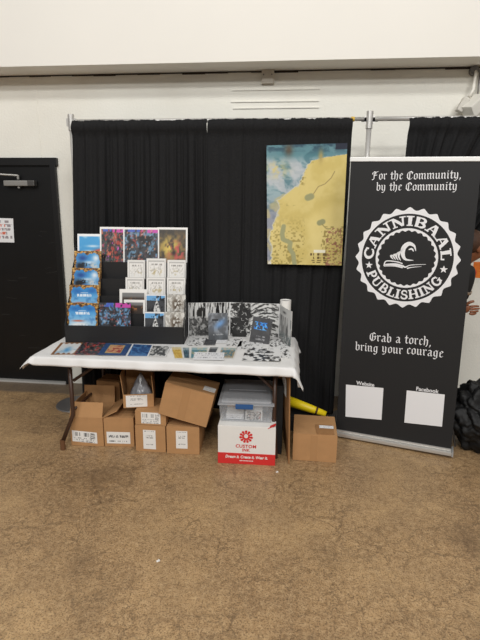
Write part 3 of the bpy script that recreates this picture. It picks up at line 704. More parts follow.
# standing game screen, three panels
def caves(u, v):
    n = vnoise(u*1.4, v, 14, 91, 4); st = vnoise(u*7, v*.5, 6, 92, 2)
    c = one(u)*[52, 52, 52]
    c = blend(c, [206, 206, 204], (st > .50)*sm(v, .30+.4*(st-.5), .6)*1.0); c = blend(c, [26, 26, 26], (st < .42)*(v > .45)*.9)
    c = blend(c, [176, 176, 174], sm(n, .36, .62)*(v < .6)*.9); c = blend(c, [70, 70, 70], sm(vnoise(u*2, v, 16, 93, 2), .50, .66)*(v < .55)*.8)
    e = np.minimum(np.minimum(u, 1-u), np.minimum(v, 1-v)); return np.where((e < .012)[..., None], [222, 222, 222], c)
def swirls(u, v):
    w = v+.12*np.sin(u*5+1); n = vnoise(u*1.6, w*3.4, 7, 95, 4)
    c = blend(one(u)*[214, 214, 212], [60, 60, 60], sm(n, .44, .64)); c = blend(c, [30, 30, 30], sm(vnoise(u*2, v*2, 9, 97, 3), .46, .58)*(u < .42)*.85)
    c = blend(c, [24, 24, 24], np.exp(-((u-.17)/.12)**2-((v-.10)/.1)**2)*1.0)
    c = blend(c, [40, 40, 40], np.exp(-((u-.62)/.07)**2-((v-.25)/.18)**2)*.9)
    e = np.minimum(np.minimum(u, 1-u), np.minimum(v, 1-v)); return np.where((e < .012)[..., None], [224, 224, 224], c)
def trees(u, v):
    st = vnoise(u*5, v*.6, 5, 98, 2); c = blend(one(u)*[208, 208, 206], [104, 104, 104], sm(st, .5, .6)*(v < .75)); c = blend(c, [74, 96, 98], sm(vnoise(u*2, v*2, 12, 99, 2), .5, .6)*(v < .3)*.7)
    c = blend(c, [40, 40, 42], np.exp(-((u-.5)/.12)**2-((v-.86)/.03)**2))
    return c
SP = [V((-.829, 3.770, TZ)), V((-.497, 3.85, TZ)), V((-.086, 3.845, TZ)), V((.014, 3.56, TZ))]
gs = empty('game_screen', (SP[1].x, SP[1].y, TZ), label='long folding screen with black and white artwork standing behind the books', cat='folding screen')
g0 = V((SP[1].x, SP[1].y, TZ)); HS = at(229, 302.5, Y=3.85).z-TZ
for i, (fn, nn) in enumerate(((caves, (110, 80)), (swirls, (120, 80)), (trees, (70, 80)))):
    a, b = SP[i]-g0, SP[i+1]-g0; u_ = UPZ*HS+V((0, .012, 0))
    painted('screen_panel', [a, b, b+u_, a+u_], nn, fn, gs, th=.003, warp=(lambda u, v: .010*np.sin(u*PI)) if i == 2 else None)
# dark jagged paper dragon in front of the screen
fig = at(239, 331, Y=3.82)
INK = mat('ink_black_board', (40, 40, 40), .6, var=.7, vscale=30)
pts = [(-.055, .0), (-.07, .09), (-.05, .12), (-.075, .17), (-.035, .165), (-.03, .21), (-.01, .19), (.006, .265), (.022, .335), (.03, .27), (.045, .235), (.05, .26), (.066, .22), (.10, .245), (.085, .20), (.12, .195), (.08, .17), (.075, .11), (.05, .10), (.06, .0)]
bm = bmesh.new(); F = [bm.verts.new((x, -.002, z*.93)) for x, z in pts]; B_ = [bm.verts.new((x, .002, z*.93)) for x, z in pts]
bm.faces.new(F); bm.faces.new(B_[::-1])
for i in range(len(pts)): bm.faces.new((F[i], B_[i], B_[(i+1) % len(pts)], F[(i+1) % len(pts)]))
dr = empty('paper_standee', (fig.x, 3.835, TZ), label='black jagged cut-out figure rising above the top edge of the screen', cat='cut-out')
obj('cutout', bm, INK, dr)
obj('stand_base', boxm((0, 0, .004), (.11, .03, .008)), INK, dr)
rs = random.Random(5); bm = bmesh.new()
for i in range(16):
    x, z = rs.uniform(-.05, .06), rs.uniform(.03, .2); a = rs.uniform(0, 6)
    tube(bm, [(x, -.004, z), (x+.02*math.cos(a), -.006, z+.02*math.sin(a)), (x+.03*math.cos(a+.8), -.004, z+.03*math.sin(a+.8))], .003, seg=5, r2=.0006)
obj('pale_marks', bm, mat('pale_ink', (190, 190, 188), .6), dr)
# two books standing on little stands
def stood(px, fn, label, spine, lean=12, roll=0):
    bl, br, topv = px; a = at(bl[0], bl[1], z=TZ+.004); b = at(br[0], br[1], z=TZ+.004)
    d = (b-a); d.z = 0; W = d.length; rz_ = math.atan2(d.y, d.x)
    e = empty('standing_book', a, rz_, label, 'book'); e.rotation_euler = (0, roll, rz_)
    L = math.radians(lean); s, c = math.sin(L), math.cos(L); U = V((0, s, c)); Nf = V((0, -c, s)); rot = Matrix.Rotation(-L, 3, 'X')
    H = W*1.45; th = .014
    H = topv
    obj('page_block', boxm(V((W/2, 0, 0))+U*(H/2)-Nf*(th/2), (W-.004, th-.003, H-.006), rot), WHITE_P, e)
    bm = bmesh.new(); box(bm, V((W/2, 0, 0))+U*(H/2)-Nf*.0008, (W, .0016, H), rot); box(bm, V((W/2, 0, 0))+U*(H/2)-Nf*(th-.0008), (W, .0016, H), rot); box(bm, V((.001, 0, 0))+U*(H/2)-Nf*(th/2), (.002, th, H), rot)
    obj('cover', bm, spine, e)
    q = [V((0, 0, 0))+Nf*.0012, V((W, 0, 0))+Nf*.0012, V((W, 0, 0))+U*H+Nf*.0012, U*H+Nf*.0012]
    painted('front_art', q, (50, 60), fn, e)
    obj('easel', boxm(V((W/2, 0, 0))+U*(H*.4)-Nf*(th+.018), (W*.3, .004, H*.75), Matrix.Rotation(.16, 3, 'X')), BLACK_P, e)
    return e
def art1(u, v):
    c = blend(one(u)*[84, 86, 90], [128, 132, 138], sm(vnoise(u, v, 5, 51, 3), .4, .7)); c = blend(c, [96, 150, 214], np.exp(-((u-.6)/.26)**2-((v-.60-.4*(u-.6))/.13)**2)*.75)
    c = blend(c, [52, 56, 60], sm(-v, -.35, -.1)*.6); c = np.where(((abs(v-.74) < .035) & (abs(u-.36) < .16))[..., None], [26, 28, 34], c)
    return blend(c, [186, 188, 190], (abs(v-.2) < .03)*(abs(u-.5) < .25)*(vnoise(u*6, v, 8, 2, 1) > .5))
def art2(u, v):
    c = blend(one(u)*[60, 60, 62], [84, 84, 86], vnoise(u, v, 6, 53, 2)); m = (abs(v-.68) < .15) & (abs(u-.48) < .34) & (vnoise(u*1.0, v*1.3, 15, 54, 1) > .42)
    c = np.where(m[..., None], blend(one(u)*[36, 120, 214], [96, 170, 230], sm(vnoise(u, v, 20, 5, 1), .4, .6)), c)
    return blend(c, [176, 176, 178], ((abs(v-.16) < .03) | (abs(v-.28) < .015))*(abs(u-.52) < .22)*(vnoise(u*6, v, 8, 2, 1) > .45))
stood(((208.5, 340), (228, 339.6), at(216, 311.5, Y=3.78).z-TZ), art1, 'blue grey book standing in front of the left half of the screen', SPINE_K)
stood(((249.3, 341.5), (268.5, 343.5), at(262, 316, Y=3.72).z-TZ), art2, 'dark book with bright blue lettering standing in front of the screen', SPINE_K, roll=.09)
# white roll behind the screen corner
rp = at(285.6, 302.5, Y=3.865)
bm = bmesh.new(); tube(bm, [(0, 0, .0), (0, 0, rp.z-TZ+.02)], .045, seg=28, cap=False)
ro = empty('paper_roll', (rp.x, 3.865, TZ+.001), label='upright white roll standing behind the right corner of the screen', cat='roll')
obj('outer_sheet', bm, WHITE_P, ro, smooth=True)
bm = bmesh.new(); tube(bm, [(0, 0, .004), (0, 0, rp.z-TZ+.012)], .042, seg=28); obj('roll_core', bm, mat('roll_core_grey', (170, 168, 166), .7), ro)

# ================================================================ CARTONS
def bars(seed, style):
    def fn(u, v):
        c = one(u)*[228, 226, 222]; K = [92, 92, 94] if seed != 5 else [150, 150, 150]
        if style == 'barcode':
            m = ((v > .52) & (v < .88) & ((u > .06) & (u < .32) | (u > .48) & (u < .68)) & (vnoise(u*22, v*0, 4, seed, 1) > .48)) | ((abs((v*7) % 1-.5) < .22) & (v < .45) & (u < .9) & (u > .06) & (vnoise(u*16, np.floor(v*7), 3, seed+1, 1) > .48)) | ((v > .3) & (v < .9) & (u > .72) & (u < .92) & (vnoise(u*6, v*16, 4, seed+2, 1) > .5))
        elif style == 'address':
            m = ((abs(v-.62) < .1) & (u < .92) & (u > .06) & (vnoise(u*14, v*3, 4, seed, 1) > .42)) | ((abs(v-.2) < .05) & (u > .08) & (u < .88) & (vnoise(u*14, v*0, 3, seed+1, 1) > .5))
        else:
            m = (((abs(v-.70) < .035) | (abs(v-.60) < .035) | (abs(v-.24) < .03)) & (abs(u-.5) < .3) & (vnoise(u*14, v*9, 3, seed, 1) > .5)) | ((abs(v-.93) < .015) & (u > .1) & (u < .9) & (vnoise(u*20, v*0, 3, seed, 1) > .5)); K = [126, 124, 122]
        return np.where(m[..., None], K, c)
    return fn
def carton(name, label, bl, br, h, depth, yb=0, base=None, rz_=None, open_=False, lab=None, group='cardboard cartons under the table', m=None, tape=True, seam=True, mat4=None, W=None, flaps=(), back=None, cat='box'):
    """bl, br: pixel of the bottom corners of the front, on the plane z = yb"""
    m = m or CARD
    if mat4 is None:
        a = at(*bl, z=yb); b = at(*br, z=yb); d = b-a; W = d.length; r = math.atan2(d.y, d.x) if rz_ is None else rz_
        e = empty(name, (a.x, a.y, yb+.001), r, label, cat, group)
    else:
        e = empty(name, (0, 0, 0), 0, label, cat, group); e.matrix_world = mat4
    T = .005
    bm = bmesh.new()
    box(bm, (W/2, T/2, h/2), (W, T, h)); box(bm, (W/2, depth-T/2, h/2), (W, T, h)); box(bm, (T/2, depth/2, h/2), (T, depth-2*T, h)); box(bm, (W-T/2, depth/2, h/2), (T, depth-2*T, h)); box(bm, (W/2, depth/2, T/2), (W-2*T, depth-2*T, T))
    obj('carton_body', bm, m, e, bevel=.0012)
    if not open_:
        for s in (0, 1):
            bm = bmesh.new(); box(bm, (W/2, depth*(.25+.5*s), h+.002), (W-.002, depth/2-.003, .004)); obj('top_flap', bm, m, e, bevel=.0012)
        if tape:
            bm = bmesh.new(); box(bm, (W/2, depth/2, h+.0045), (W+.001, .05, .0008)); box(bm, (-.0006, depth/2, h-.03), (.0008, .05, .065)); box(bm, (W+.0006, depth/2, h-.03), (.0008, .05, .065)); obj('tape_strip', bm, TAPE, e)
    for (hinge, ang, ln) in flaps:
        bm = bmesh.new()
        if hinge in 'FB':
            s = 1 if hinge == 'B' else -1; y0 = depth if hinge == 'B' else 0
            vs_ = box(bm, (W/2, 0, ln/2), (W-.004, T, ln)); bmesh.ops.rotate(bm, verts=vs_, cent=(0, 0, 0), matrix=Matrix.Rotation(-math.radians(ang)*s, 3, 'X')); bmesh.ops.translate(bm, verts=vs_, vec=(0, y0-(T/2)*s, h))
        else:
            s = 1 if hinge == 'R' else -1; x0 = W if hinge == 'R' else 0
            vs_ = box(bm, (0, depth/2, ln/2), (T, depth-.004, ln)); bmesh.ops.rotate(bm, verts=vs_, cent=(0, 0, 0), matrix=Matrix.Rotation(math.radians(ang)*s, 3, 'Y')); bmesh.ops.translate(bm, verts=vs_, vec=(x0-(T/2)*s, 0, h))
        obj('top_flap', bm, m, e, bevel=.0012)
    if lab:
        x0, x1, z0, z1, fn, tilt = lab
        q = [V((x0, -.0012, z0)), V((x1, -.0012, z0+tilt)), V((x1, -.0012, z1+tilt)), V((x0, -.0012, z1))]
        painted('shipping_label', q, (70, 50), fn, e, PAINT_M, th=.0006)
    return e
# front row left to right
b1 = carton('cardboard_box', 'open carton at the left end, its front flap folded up, wide barcode label', (71.5, 445.3), (104, 446.7), .232, .30, open_=True, lab=(.012, .205, .035, .125, bars(1, 'barcode'), -.012),
       flaps=(('F', -22, .115), ('R', 62, .13), ('B', 8, .14), ('L', -12, .10)))
b2 = carton('cardboard_box', 'closed carton with shiny tape on top and a white address label', (105, 446.2), (134.5, 447), .232, .30, lab=(.018, .198, .025, .12, bars(2, 'address'), 0))
b3 = carton('cardboard_box', 'closed carton with an upright label, under the shallow carton', (136, 450.8), (165.8, 452.8), .205, .26, lab=(.06, .155, .022, .175, bars(3, 'note'), 0), tape=False)
b4 = carton('cardboard_box', 'closed carton with an upright label, under the big tilted carton', (167, 453.5), (199.5, 454.8), .213, .30, lab=(.07, .155, .045, .185, bars(4, 'note'), 0), tape=False)
Z3 = .212
b5 = carton('cardboard_box', 'shallow closed carton stacked on the third carton from the left', (135.5, 424.5), (166, 426), .108, .25, yb=Z3, lab=(.045, .19, .012, .10, bars(5, 'barcode'), 0), tape=False)
# open carton on top with a plastic bag in it
Z5 = Z3+.114
b6 = carton('cardboard_box', 'open carton holding a clear plastic bag, topmost of the middle stack', (123.5, 408.3), (154, 407), .105, .24, yb=Z5, open_=True, lab=(.02, .175, .006, .098, bars(6, 'note'), 0),
       flaps=(('L', 6, .15), ('R', -4, .14), ('B', 4, .12)))
M6 = b6.matrix_basis
def blob(name, center, size, m, seed, amp, parent=None, sub=4, freq=3.0, ridge=True, zmin=None):
    bm = bmesh.new(); bmesh.ops.create_icosphere(bm, subdivisions=sub, radius=1)
    for v in bm.verts:
        p = v.co.copy(); n = mnoise.noise(p*freq+V((seed, 0, 0))); n2 = mnoise.noise(p*freq*2.3+V((0, seed, 0)))
        k = 1+amp*((1-abs(n)*2.2)*.8 if ridge else n)+amp*.5*(1-abs(n2)*2)
        v.co = V((p.x*size[0], p.y*size[1], p.z*size[2]))*k
        if zmin is not None: v.co.z = max(v.co.z, zmin-center[2]+.002*mnoise.noise(p*9))
    o = obj(name, bm, m, parent, smooth=True); o.location = center
    return o
pb = at(140, 385, Y=b6.location.y+.13)
PLB = mat('clear_bag_plastic', (138, 140, 146), .2, spec=.8, var=.8, vscale=16)
bag = blob('plastic_bag', (pb.x+.01, b6.location.y+.12, Z5+.10), (.075, .07, .125), PLB, 3, .16, sub=4, freq=2.2)
for v_ in bag.data.vertices:
    f_ = 1-.75*max(0, min(1, (v_.co.z+.06)/.2)); v_.co.x *= f_*1.15; v_.co.y *= f_*1.1
tag(bag, 'crumpled clear grey plastic bag inside the open carton', 'plastic bag')
# rear tall carton, behind the first two
b7 = carton('cardboard_box', 'tall carton at the back, printed side showing above the second carton', (99, 423), (123, 424), .375, .18, lab=None, tape=False, m=CARD_D, rz_=-.12)
bm = bmesh.new()
for i in range(7): box(bm, (.055+i*.012, -.0006, .30+(.004 if i % 2 else 0)), (.008, .0008, .014+(.006 if i % 3 == 0 else 0)))
obj('printed_mark', bm, mat('brown_print', (92, 62, 38), .8), b7)
# big tilted carton
Yb = 3.165
BL, BR, TL = at(158, 413.5, Y=Yb), at(206, 427.5, Y=Yb), at(167.5, 383, Y=Yb)
ax = (BR-BL); Wb = ax.length; ax.normalize(); az = (TL-BL); az -= ax*az.dot(ax); Hb_ = az.length; az.normalize(); ay = az.cross(ax); Mx = Matrix((ax, ay, az)).transposed().to_4x4(); Mx.translation = BL
b8 = carton('cardboard_box', 'big tilted carton resting across the cartons below, no label on its front', None, None, Hb_, .27, mat4=Mx, W=Wb, tape=False)
bm = bmesh.new(); box(bm, (Wb*.46, -.0008, Hb_*.5), (.055, .0012, Hb_)); obj('tape_strip', bm, TAPE, b8)
painted('shipping_label', [(Wb*.74, .05, Hb_+.0048), (Wb*.98, .05, Hb_+.0048), (Wb*.98, .13, Hb_+.0048), (Wb*.74, .13, Hb_+.0048)], (30, 20), bars(9, 'note'), b8, PAINT_M, th=.0004)

# white and red printed carton
WB = mat('white_carton', (226, 224, 220), .6, var=.03)
RED_ = mat('red_print', (206, 44, 42), .55)
b9 = carton('printed_carton', 'white carton with red logo and red band, under the clear plastic tub', (218, 462.8), (274.8, 465.8), .288, .30, tape=False, m=WB, group=None)
a = at(218, 462.8, z=0); b = at(274.8, 465.8, z=0); W9 = (b-a).length
obj('red_band', boxm((W9/2, -.0008, .042), (W9+.0016, .0012, .084)), RED_, b9)
obj('red_band_side', boxm((W9+.0006, .15, .042), (.0012, .299, .084)), RED_, b9)
def text_mesh(name, s, size, m, parent, loc, bold=0, italic=0, ext=.0003, spacing=1, align='CENTER', rot=(PI/2, 0, 0), sx=1):
    cu = bpy.data.curves.new(name, 'FONT'); cu.body = s; cu.size = size; cu.offset = bold; cu.shear = italic; cu.extrude = ext; cu.align_x = align; cu.space_character = spacing; cu.resolution_u = 3
    o = bpy.data.objects.new(name, cu); C.objects.link(o)
    bpy.context.view_layer.update()
    me = bpy.data.meshes.new_from_object(o.evaluated_get(bpy.context.evaluated_depsgraph_get()))
    bpy.data.objects.remove(o); me.materials.clear(); me.materials.append(m)
    o = bpy.data.objects.new(name, me); C.objects.link(o); o.parent = parent; o.location = loc; o.rotation_euler = rot; o.scale = (sx, 1, 1)
    return o
cx9 = W9*.49
text_mesh('logo_lettering', 'CUSTOM', .034, RED_, b9, (cx9, -.0012, .128), bold=.0009, spacing=1.1)
text_mesh('logo_lettering', 'INK', .030, RED_, b9, (cx9, -.0012, .100), bold=.0009, spacing=1.1)
text_mesh('band_lettering', 'Dream it. Create it. Wear it.', .030, WB, b9, (W9*.5, -.0018, .046), bold=.0009, italic=.25, sx=.86)
bm = bmesh.new()
for i in range(9): box(bm, (W9*.5-.044+i*.011, -.0018, .027), (.008, .0005, .006))
obj('small_print', bm, WB, b9)
bm = bmesh.new(); cz = .213; nP = 11
for i in range(nP):          # petals round a white face
    a0 = 2*PI*i/nP+PI/2; w = .20
    ring = [(.022, a0-w), (.044, a0-w*1.15), (.050, a0), (.044, a0+w*1.15), (.022, a0+w)]
    vs_ = [bm.verts.new((cx9+r_*math.cos(q_), -.0009, cz+r_*math.sin(q_))) for r_, q_ in ring]; bm.faces.new(vs_)
vs_ = [bm.verts.new((cx9+.026*math.cos(2*PI*i/24), -.0010, cz+.026*math.sin(2*PI*i/24))) for i in range(24)]; bm.faces.new(vs_)
lo = obj('red_logo', bm, RED_, b9)
bm = bmesh.new(); vs_ = [bm.verts.new((cx9+.014*math.cos(2*PI*i/24), -.0013, cz+.005+.016*math.sin(2*PI*i/24))) for i in range(24)]; bm.faces.new(vs_); obj('logo_centre', bm, WB, lo)
bm = bmesh.new()
for sx in (-.005, .005):
    vs_ = [bm.verts.new((cx9+sx+.002*math.cos(2*PI*i/12), -.0016, cz+.006+.002*math.sin(2*PI*i/12))) for i in range(12)]; bm.faces.new(vs_)
obj('logo_eyes', bm, RED_, lo)
bm = bmesh.new(); box(bm, (W9-.028, .012, .297), (.06, .03, .004), Matrix.Rotation(-.5, 3, 'Y')); obj('red_flap_corner', bm, RED_, b9)

# clear plastic tub on the white carton
ZT = .2995
ta = at(219, 421.5, z=ZT); tb = at(272.5, 423.5, z=ZT)
GL = mat('clear_plastic', (196, 200, 206), .22, spec=.6, alpha=.20)
GL2 = mat('clear_plastic_rim', (206, 208, 212), .25, spec=.6, alpha=.42)
d = tb-ta; r = math.atan2(d.y, d.x); WT = d.length
tub = empty('storage_tub', (ta.x, ta.y+.01, ZT), r, label='clear plastic storage tub with a blue latch, filled with papers', cat='storage tub')
DT, HT = .48, .125
def frustum(bm, x0, x1, y0, y1, z0, fx, z1, th=.003):
    """open-topped shell widening upwards"""
    o0 = [(x0, y0), (x1, y0), (x1, y1), (x0, y1)]; o1 = [(x0-fx, y0-fx), (x1+fx, y0-fx), (x1+fx, y1+fx), (x0-fx, y1+fx)]
    lo_ = [bm.verts.new((x, y, z0)) for x, y in o0]; hi = [bm.verts.new((x, y, z1)) for x, y in o1]
    ins = lambda P, s: [(P[0][0]+s, P[0][1]+s), (P[1][0]-s, P[1][1]+s), (P[2][0]-s, P[2][1]-s), (P[3][0]+s, P[3][1]-s)]
    li = [bm.verts.new((x, y, z0+th)) for x, y in ins(o0, th)]; hi2 = [bm.verts.new((x, y, z1)) for x, y in ins(o1, th)]
    bm.faces.new(lo_[::-1]); bm.faces.new(li)
    for i in range(4):
        j = (i+1) % 4; bm.faces.new((lo_[i], lo_[j], hi[j], hi[i])); bm.faces.new((li[j], li[i], hi2[i], hi2[j])); bm.faces.new((hi[i], hi[j], hi2[j], hi2[i]))
bm = bmesh.new(); frustum(bm, .008, WT-.008, .004, DT, 0, .008, HT)
obj('tub_body', bm, GL, tub)
bm = bmesh.new()
box(bm, (WT/2, DT/2, HT+.004), (WT+.02, DT+.02, .008)); box(bm, (WT/2, DT/2, HT+.016), (WT-.03, DT-.03, .014)); box(bm, (WT/2, .30, HT+.026), (WT-.10, .15, .008))
obj('tub_lid', bm, GL2, tub, bevel=.004)
bm = bmesh.new()
for i in range(9): box(bm, (.05+i*(WT-.1)/8, .16, HT+.024), (.006, .22, .004))
obj('lid_ribs', bm, GL2, tub)
BLUE = mat('blue_latch', (40, 84, 138), .4)
bm = bmesh.new(); box(bm, (WT*.47, -.016, HT-.004), (.125, .016, .034)); obj('latch', bm, BLUE, tub, bevel=.006)
def paperstack(px, w, dd, h_, fn, label, dz=0, rzz=0):
    o = painted('stored_paper', [(0, 0, 0), (w, 0, 0), (w, 0, h_), (0, 0, h_)], (24, 12), fn, m=PAINT_M)
    o.name = 'stored_papers'
    bm = bmesh.new(); bm.from_mesh(o.data); lay = o.data
    e = empty('paper_bundle', (ta.x+px, ta.y+dd, ZT+.0045+dz), r+rzz, label, 'papers', 'papers inside the tub')
    bm.free(); o.parent = e; o.location = (0, 0, 0)
    bm = bmesh.new(); box(bm, (w/2, .062, h_/2), (w, .12, h_)); obj('sheets', bm, WHITE_P, e)
paperstack(.045, .125, .045, .038, slip, 'stack of white paper in the left of the clear tub')
paperstack(.185, .12, .04, .070, fight_art(7, [([190, 70, 60], .6, 1), ([150, 146, 140], .4, 1)], .08, bg=(210, 206, 200), pink=False), 'printed packet behind the latch of the clear tub')
paperstack(.035, .12, .19, .095, lambda u, v: blend(one(u)*[196, 158, 120], [180, 140, 100], v), 'brown packet at the back left of the clear tub')
paperstack(.24, .10, .20, .085, lambda u, v: blend(one(u)*[150, 154, 160], [190, 192, 196], vnoise(u, v, 6, 3, 2)), 'grey packet at the back right of the clear tub')

# flat folded carton leaning at the table end
q = [at(285.5, 452, z=.001), at(288, 463.5, z=.001), at(289, 378, Y=TY+.045), at(277.5, 381, Y=TY+.42)]
yn, yf = 3.13, 3.50
nb, nt2 = V((.012, yn, .002)), V((at(289, 380, Y=yn).x, yn+.0, .655)); fb, ft = V((at(283.5, 440, Y=yf).x, yf, .002)), V((at(276.8, 380, Y=yf).x, yf, .655))
nb.x = at(288.3, 463, Y=yn).x
fl = slab_from_quad('flattened_carton', [fb, nb, nt2, ft], .010, CARD_D)
tag(fl, 'flattened cardboard sheet stood on edge at the right end of the table', 'cardboard sheet')
lq = [fb.lerp(ft, .72).lerp(nb.lerp(nt2, .72), .45), fb.lerp(ft, .72).lerp(nb.lerp(nt2, .72), .78), fb.lerp(ft, .93).lerp(nb.lerp(nt2, .93), .78), fb.lerp(ft, .93).lerp(nb.lerp(nt2, .93), .45)]
nn = (nb-fb).cross(ft-fb).normalized()*.002
lb = painted('paper_label', [p+nn for p in lq], (20, 20), bars(12, 'note'), None, PAINT_M, th=.0005)
lb.parent = fl; tag(lb)
# narrow black case behind the sheet
bx = at(279.5, 440, Y=3.3).x
obj_b = empty('folded_stand', (bx-.012, 3.24, 0), label='narrow black folded stand between the plastic tub and the cardboard sheet', cat='folded stand')
obj('case_body', boxm((.006, .10, .27), (.05, .16, .54)), mat('black_case', (20, 20, 21), .7), obj_b, bevel=.006)
# carton right of the table
b10 = carton('cardboard_box', 'closed carton standing alone between the table and the banner', (292.3, 459.8), (336, 463), .205, .33, tape=False, group=None)
a = at(292.3, 459.8, z=0); b = at(336, 463, z=0); W10 = (b-a).length
bm = bmesh.new(); box(bm, (W10*.72, .085, .2125), (.125, .15, .004), Matrix.Rotation(.06, 3, 'Z') @ Matrix.Rotation(.03, 3, 'X')); pf = obj('torn_flap', bm, CARD_D, b10)
painted('shipping_label', [(W10*.60, .10, .2165), (W10*.93, .10, .2165), (W10*.93, .145, .2165), (W10*.60, .145, .2165)], (30, 12), slip, b10, PAINT_M, th=.0004)
bm = bmesh.new(); box(bm, (W10*.48, -.0006, .1), (.05, .0008, .2)); obj('tape_strip', bm, TAPE, b10)
# yellow rolled bag behind it
YM = mat('yellow_vinyl', (240, 212, 26), .4, var=.1, vscale=6)
pA, pB = at(280, 398, Y=3.72), at(326, 414, Y=3.66)
yb_ = empty('yellow_tube', ((pA.x+pB.x)/2, 3.7, 0), label='yellow tapering tube lying behind the carton beside the table', cat='tube')
o3 = V(yb_.location)
bm = bmesh.new(); tube(bm, [pA-o3, (pA*.35+pB*.65)-o3, pB-o3], .046, seg=20, r2=.022); obj('sleeve', bm, YM, yb_, smooth=True)
kx = (pA*.2+pB*.8)-o3; kd = (pB-pA).normalized()
bm = bmesh.new(); tube(bm, [kx-kd*.008, kx+kd*.008], .032, seg=20); obj('dark_band', bm, mat('dark_brown_band', (80, 56, 30), .6), yb_, smooth=True)
zc = min(pA.z, pB.z)-.035; bm = bmesh.new(); box(bm, (0, 0, zc/2), (.34, .16, zc))
o = obj('support_crate', bm, mat('black_crate', (18, 18, 19), .8), None, bevel=.006); o.location = ((pA.x+pB.x)/2-.015, 3.735, 0.001)
tag(o, 'black crate in the dark behind the lone carton, carrying the yellow tube', 'crate')
oc = o

# floor litter
for (px, py), lab_ in (((277, 472), 'tiny white scrap of paper on the floor below the flattened cardboard'), ((158, 561), 'tiny white scrap of paper on the open floor in the foreground')):
    p = at(px, py, z=.002); bm = bmesh.new(); box(bm, (0, 0, .002), (.016, .010, .003)); box(bm, (.006, .004, .004), (.01, .008, .002), Matrix.Rotation(.6, 3, 'Y'))
    o = obj('paper_scrap', bm, WHITE_P); o.location = (p.x, p.y, 0); o.rotation_euler = (0, 0, .5); tag(o, lab_, 'scrap', 'paper scraps on the floor')

# ================================================================ ROLL-UP BANNER
BX, BY, BTH, BLEAN, BROLL, BW, BH = .3995, 3.6128, -.2887, .0293, .0106, .8486, 2.0987
a_ = V((math.cos(BTH), math.sin(BTH), 0)); n_ = V((-math.sin(BTH), math.cos(BTH), 0)); up_ = UPZ*math.cos(BLEAN)+n_*math.sin(BLEAN)
a2 = a_*math.cos(BROLL)+up_*math.sin(BROLL); up2 = up_*math.cos(BROLL)-a_*math.sin(BROLL)
zoff = max(0, -min(0, (a2*BW).z))
BO = V((BX, BY, .002))
MB_ = Matrix((a2, n_*math.cos(BLEAN)-UPZ*math.sin(BLEAN), up2)).transposed().to_4x4(); MB_.translation = BO
ban = empty('rollup_banner', label='tall black roll-up banner with a round white publisher badge', cat='banner'); ban.matrix_world = MB_
BANM = mat('banner_print', (33, 33, 34), .6, spec=.3); BW_ = mat('banner_white', (226, 226, 228), .6)
bm = bmesh.new(); F = [bm.verts.new((x, -.001, z)) for x, z in ((.002, .05), (BW-.002, .05), (BW+.002, BH-.012), (.002, BH+.018))]; K = [bm.verts.new(v.co+V((0, .002, 0))) for v in F]
bm.faces.new(F); bm.faces.new(K[::-1])
for i in range(4): bm.faces.new((F[i], K[i], K[(i+1) % 4], F[(i+1) % 4]))
obj('banner_sheet', bm, BANM, ban)
bm = bmesh.new(); box(bm, (BW/2, .02, .026), (BW+.012, .10, .030)); box(bm, (BW/2, .0, .050), (BW+.004, .02, .018))
cas = obj('base_cassette', bm, METAL, ban, bevel=.008)
for s in (0, 1): obj('end_cap', boxm((s*BW+(.010 if s else -.010), .015, .031), (.012, .108, .042)), mat('cap_grey', (170, 170, 170), .4, metal=.3), cas, bevel=.006)
obj('top_rail', boxm((BW/2, 0, BH+.012), (BW+.010, .016, .030), Matrix.Rotation(.035, 3, 'Y')), mat('rail_white', (226, 226, 224), .4, metal=.2), ban, bevel=.004)
bm = bmesh.new(); tube(bm, [(BW/2, .035, .05), (BW/2, .02, BH-.01)], .008, seg=10); obj('support_pole', bm, METAL, ban, smooth=True)

Mi = MB_.inverted()
def bp(px, py):      # pixel -> local banner (x, z)
    d = AF*CAM['f']+AR*(px-240)+AU*(320-py); o = V((0, 0, CAM['h'])); n = MB_.to_3x3() @ V((0, 1, 0)); tt = (BO-o).dot(n)/d.dot(n); q_ = Mi @ (o+d*tt); return q_.x, q_.z
LY = -.0016
def hull(pts):
    pts = sorted(set(pts)); 
    def half(ps):
        h = []
        for p in ps:
            while len(h) > 1 and (h[-1][0]-h[-2][0])*(p[1]-h[-2][1])-(h[-1][1]-h[-2][1])*(p[0]-h[-2][0]) <= 1e-12: h.pop()
            h.append(p)
        return h
    a = half(pts); b = half(pts[::-1]); return a[:-1]+b[:-1]
def poly(bm, pts, y=LY):
    if len(pts) > 2: bm.faces.new([bm.verts.new((p[0], y, p[1])) for p in pts])
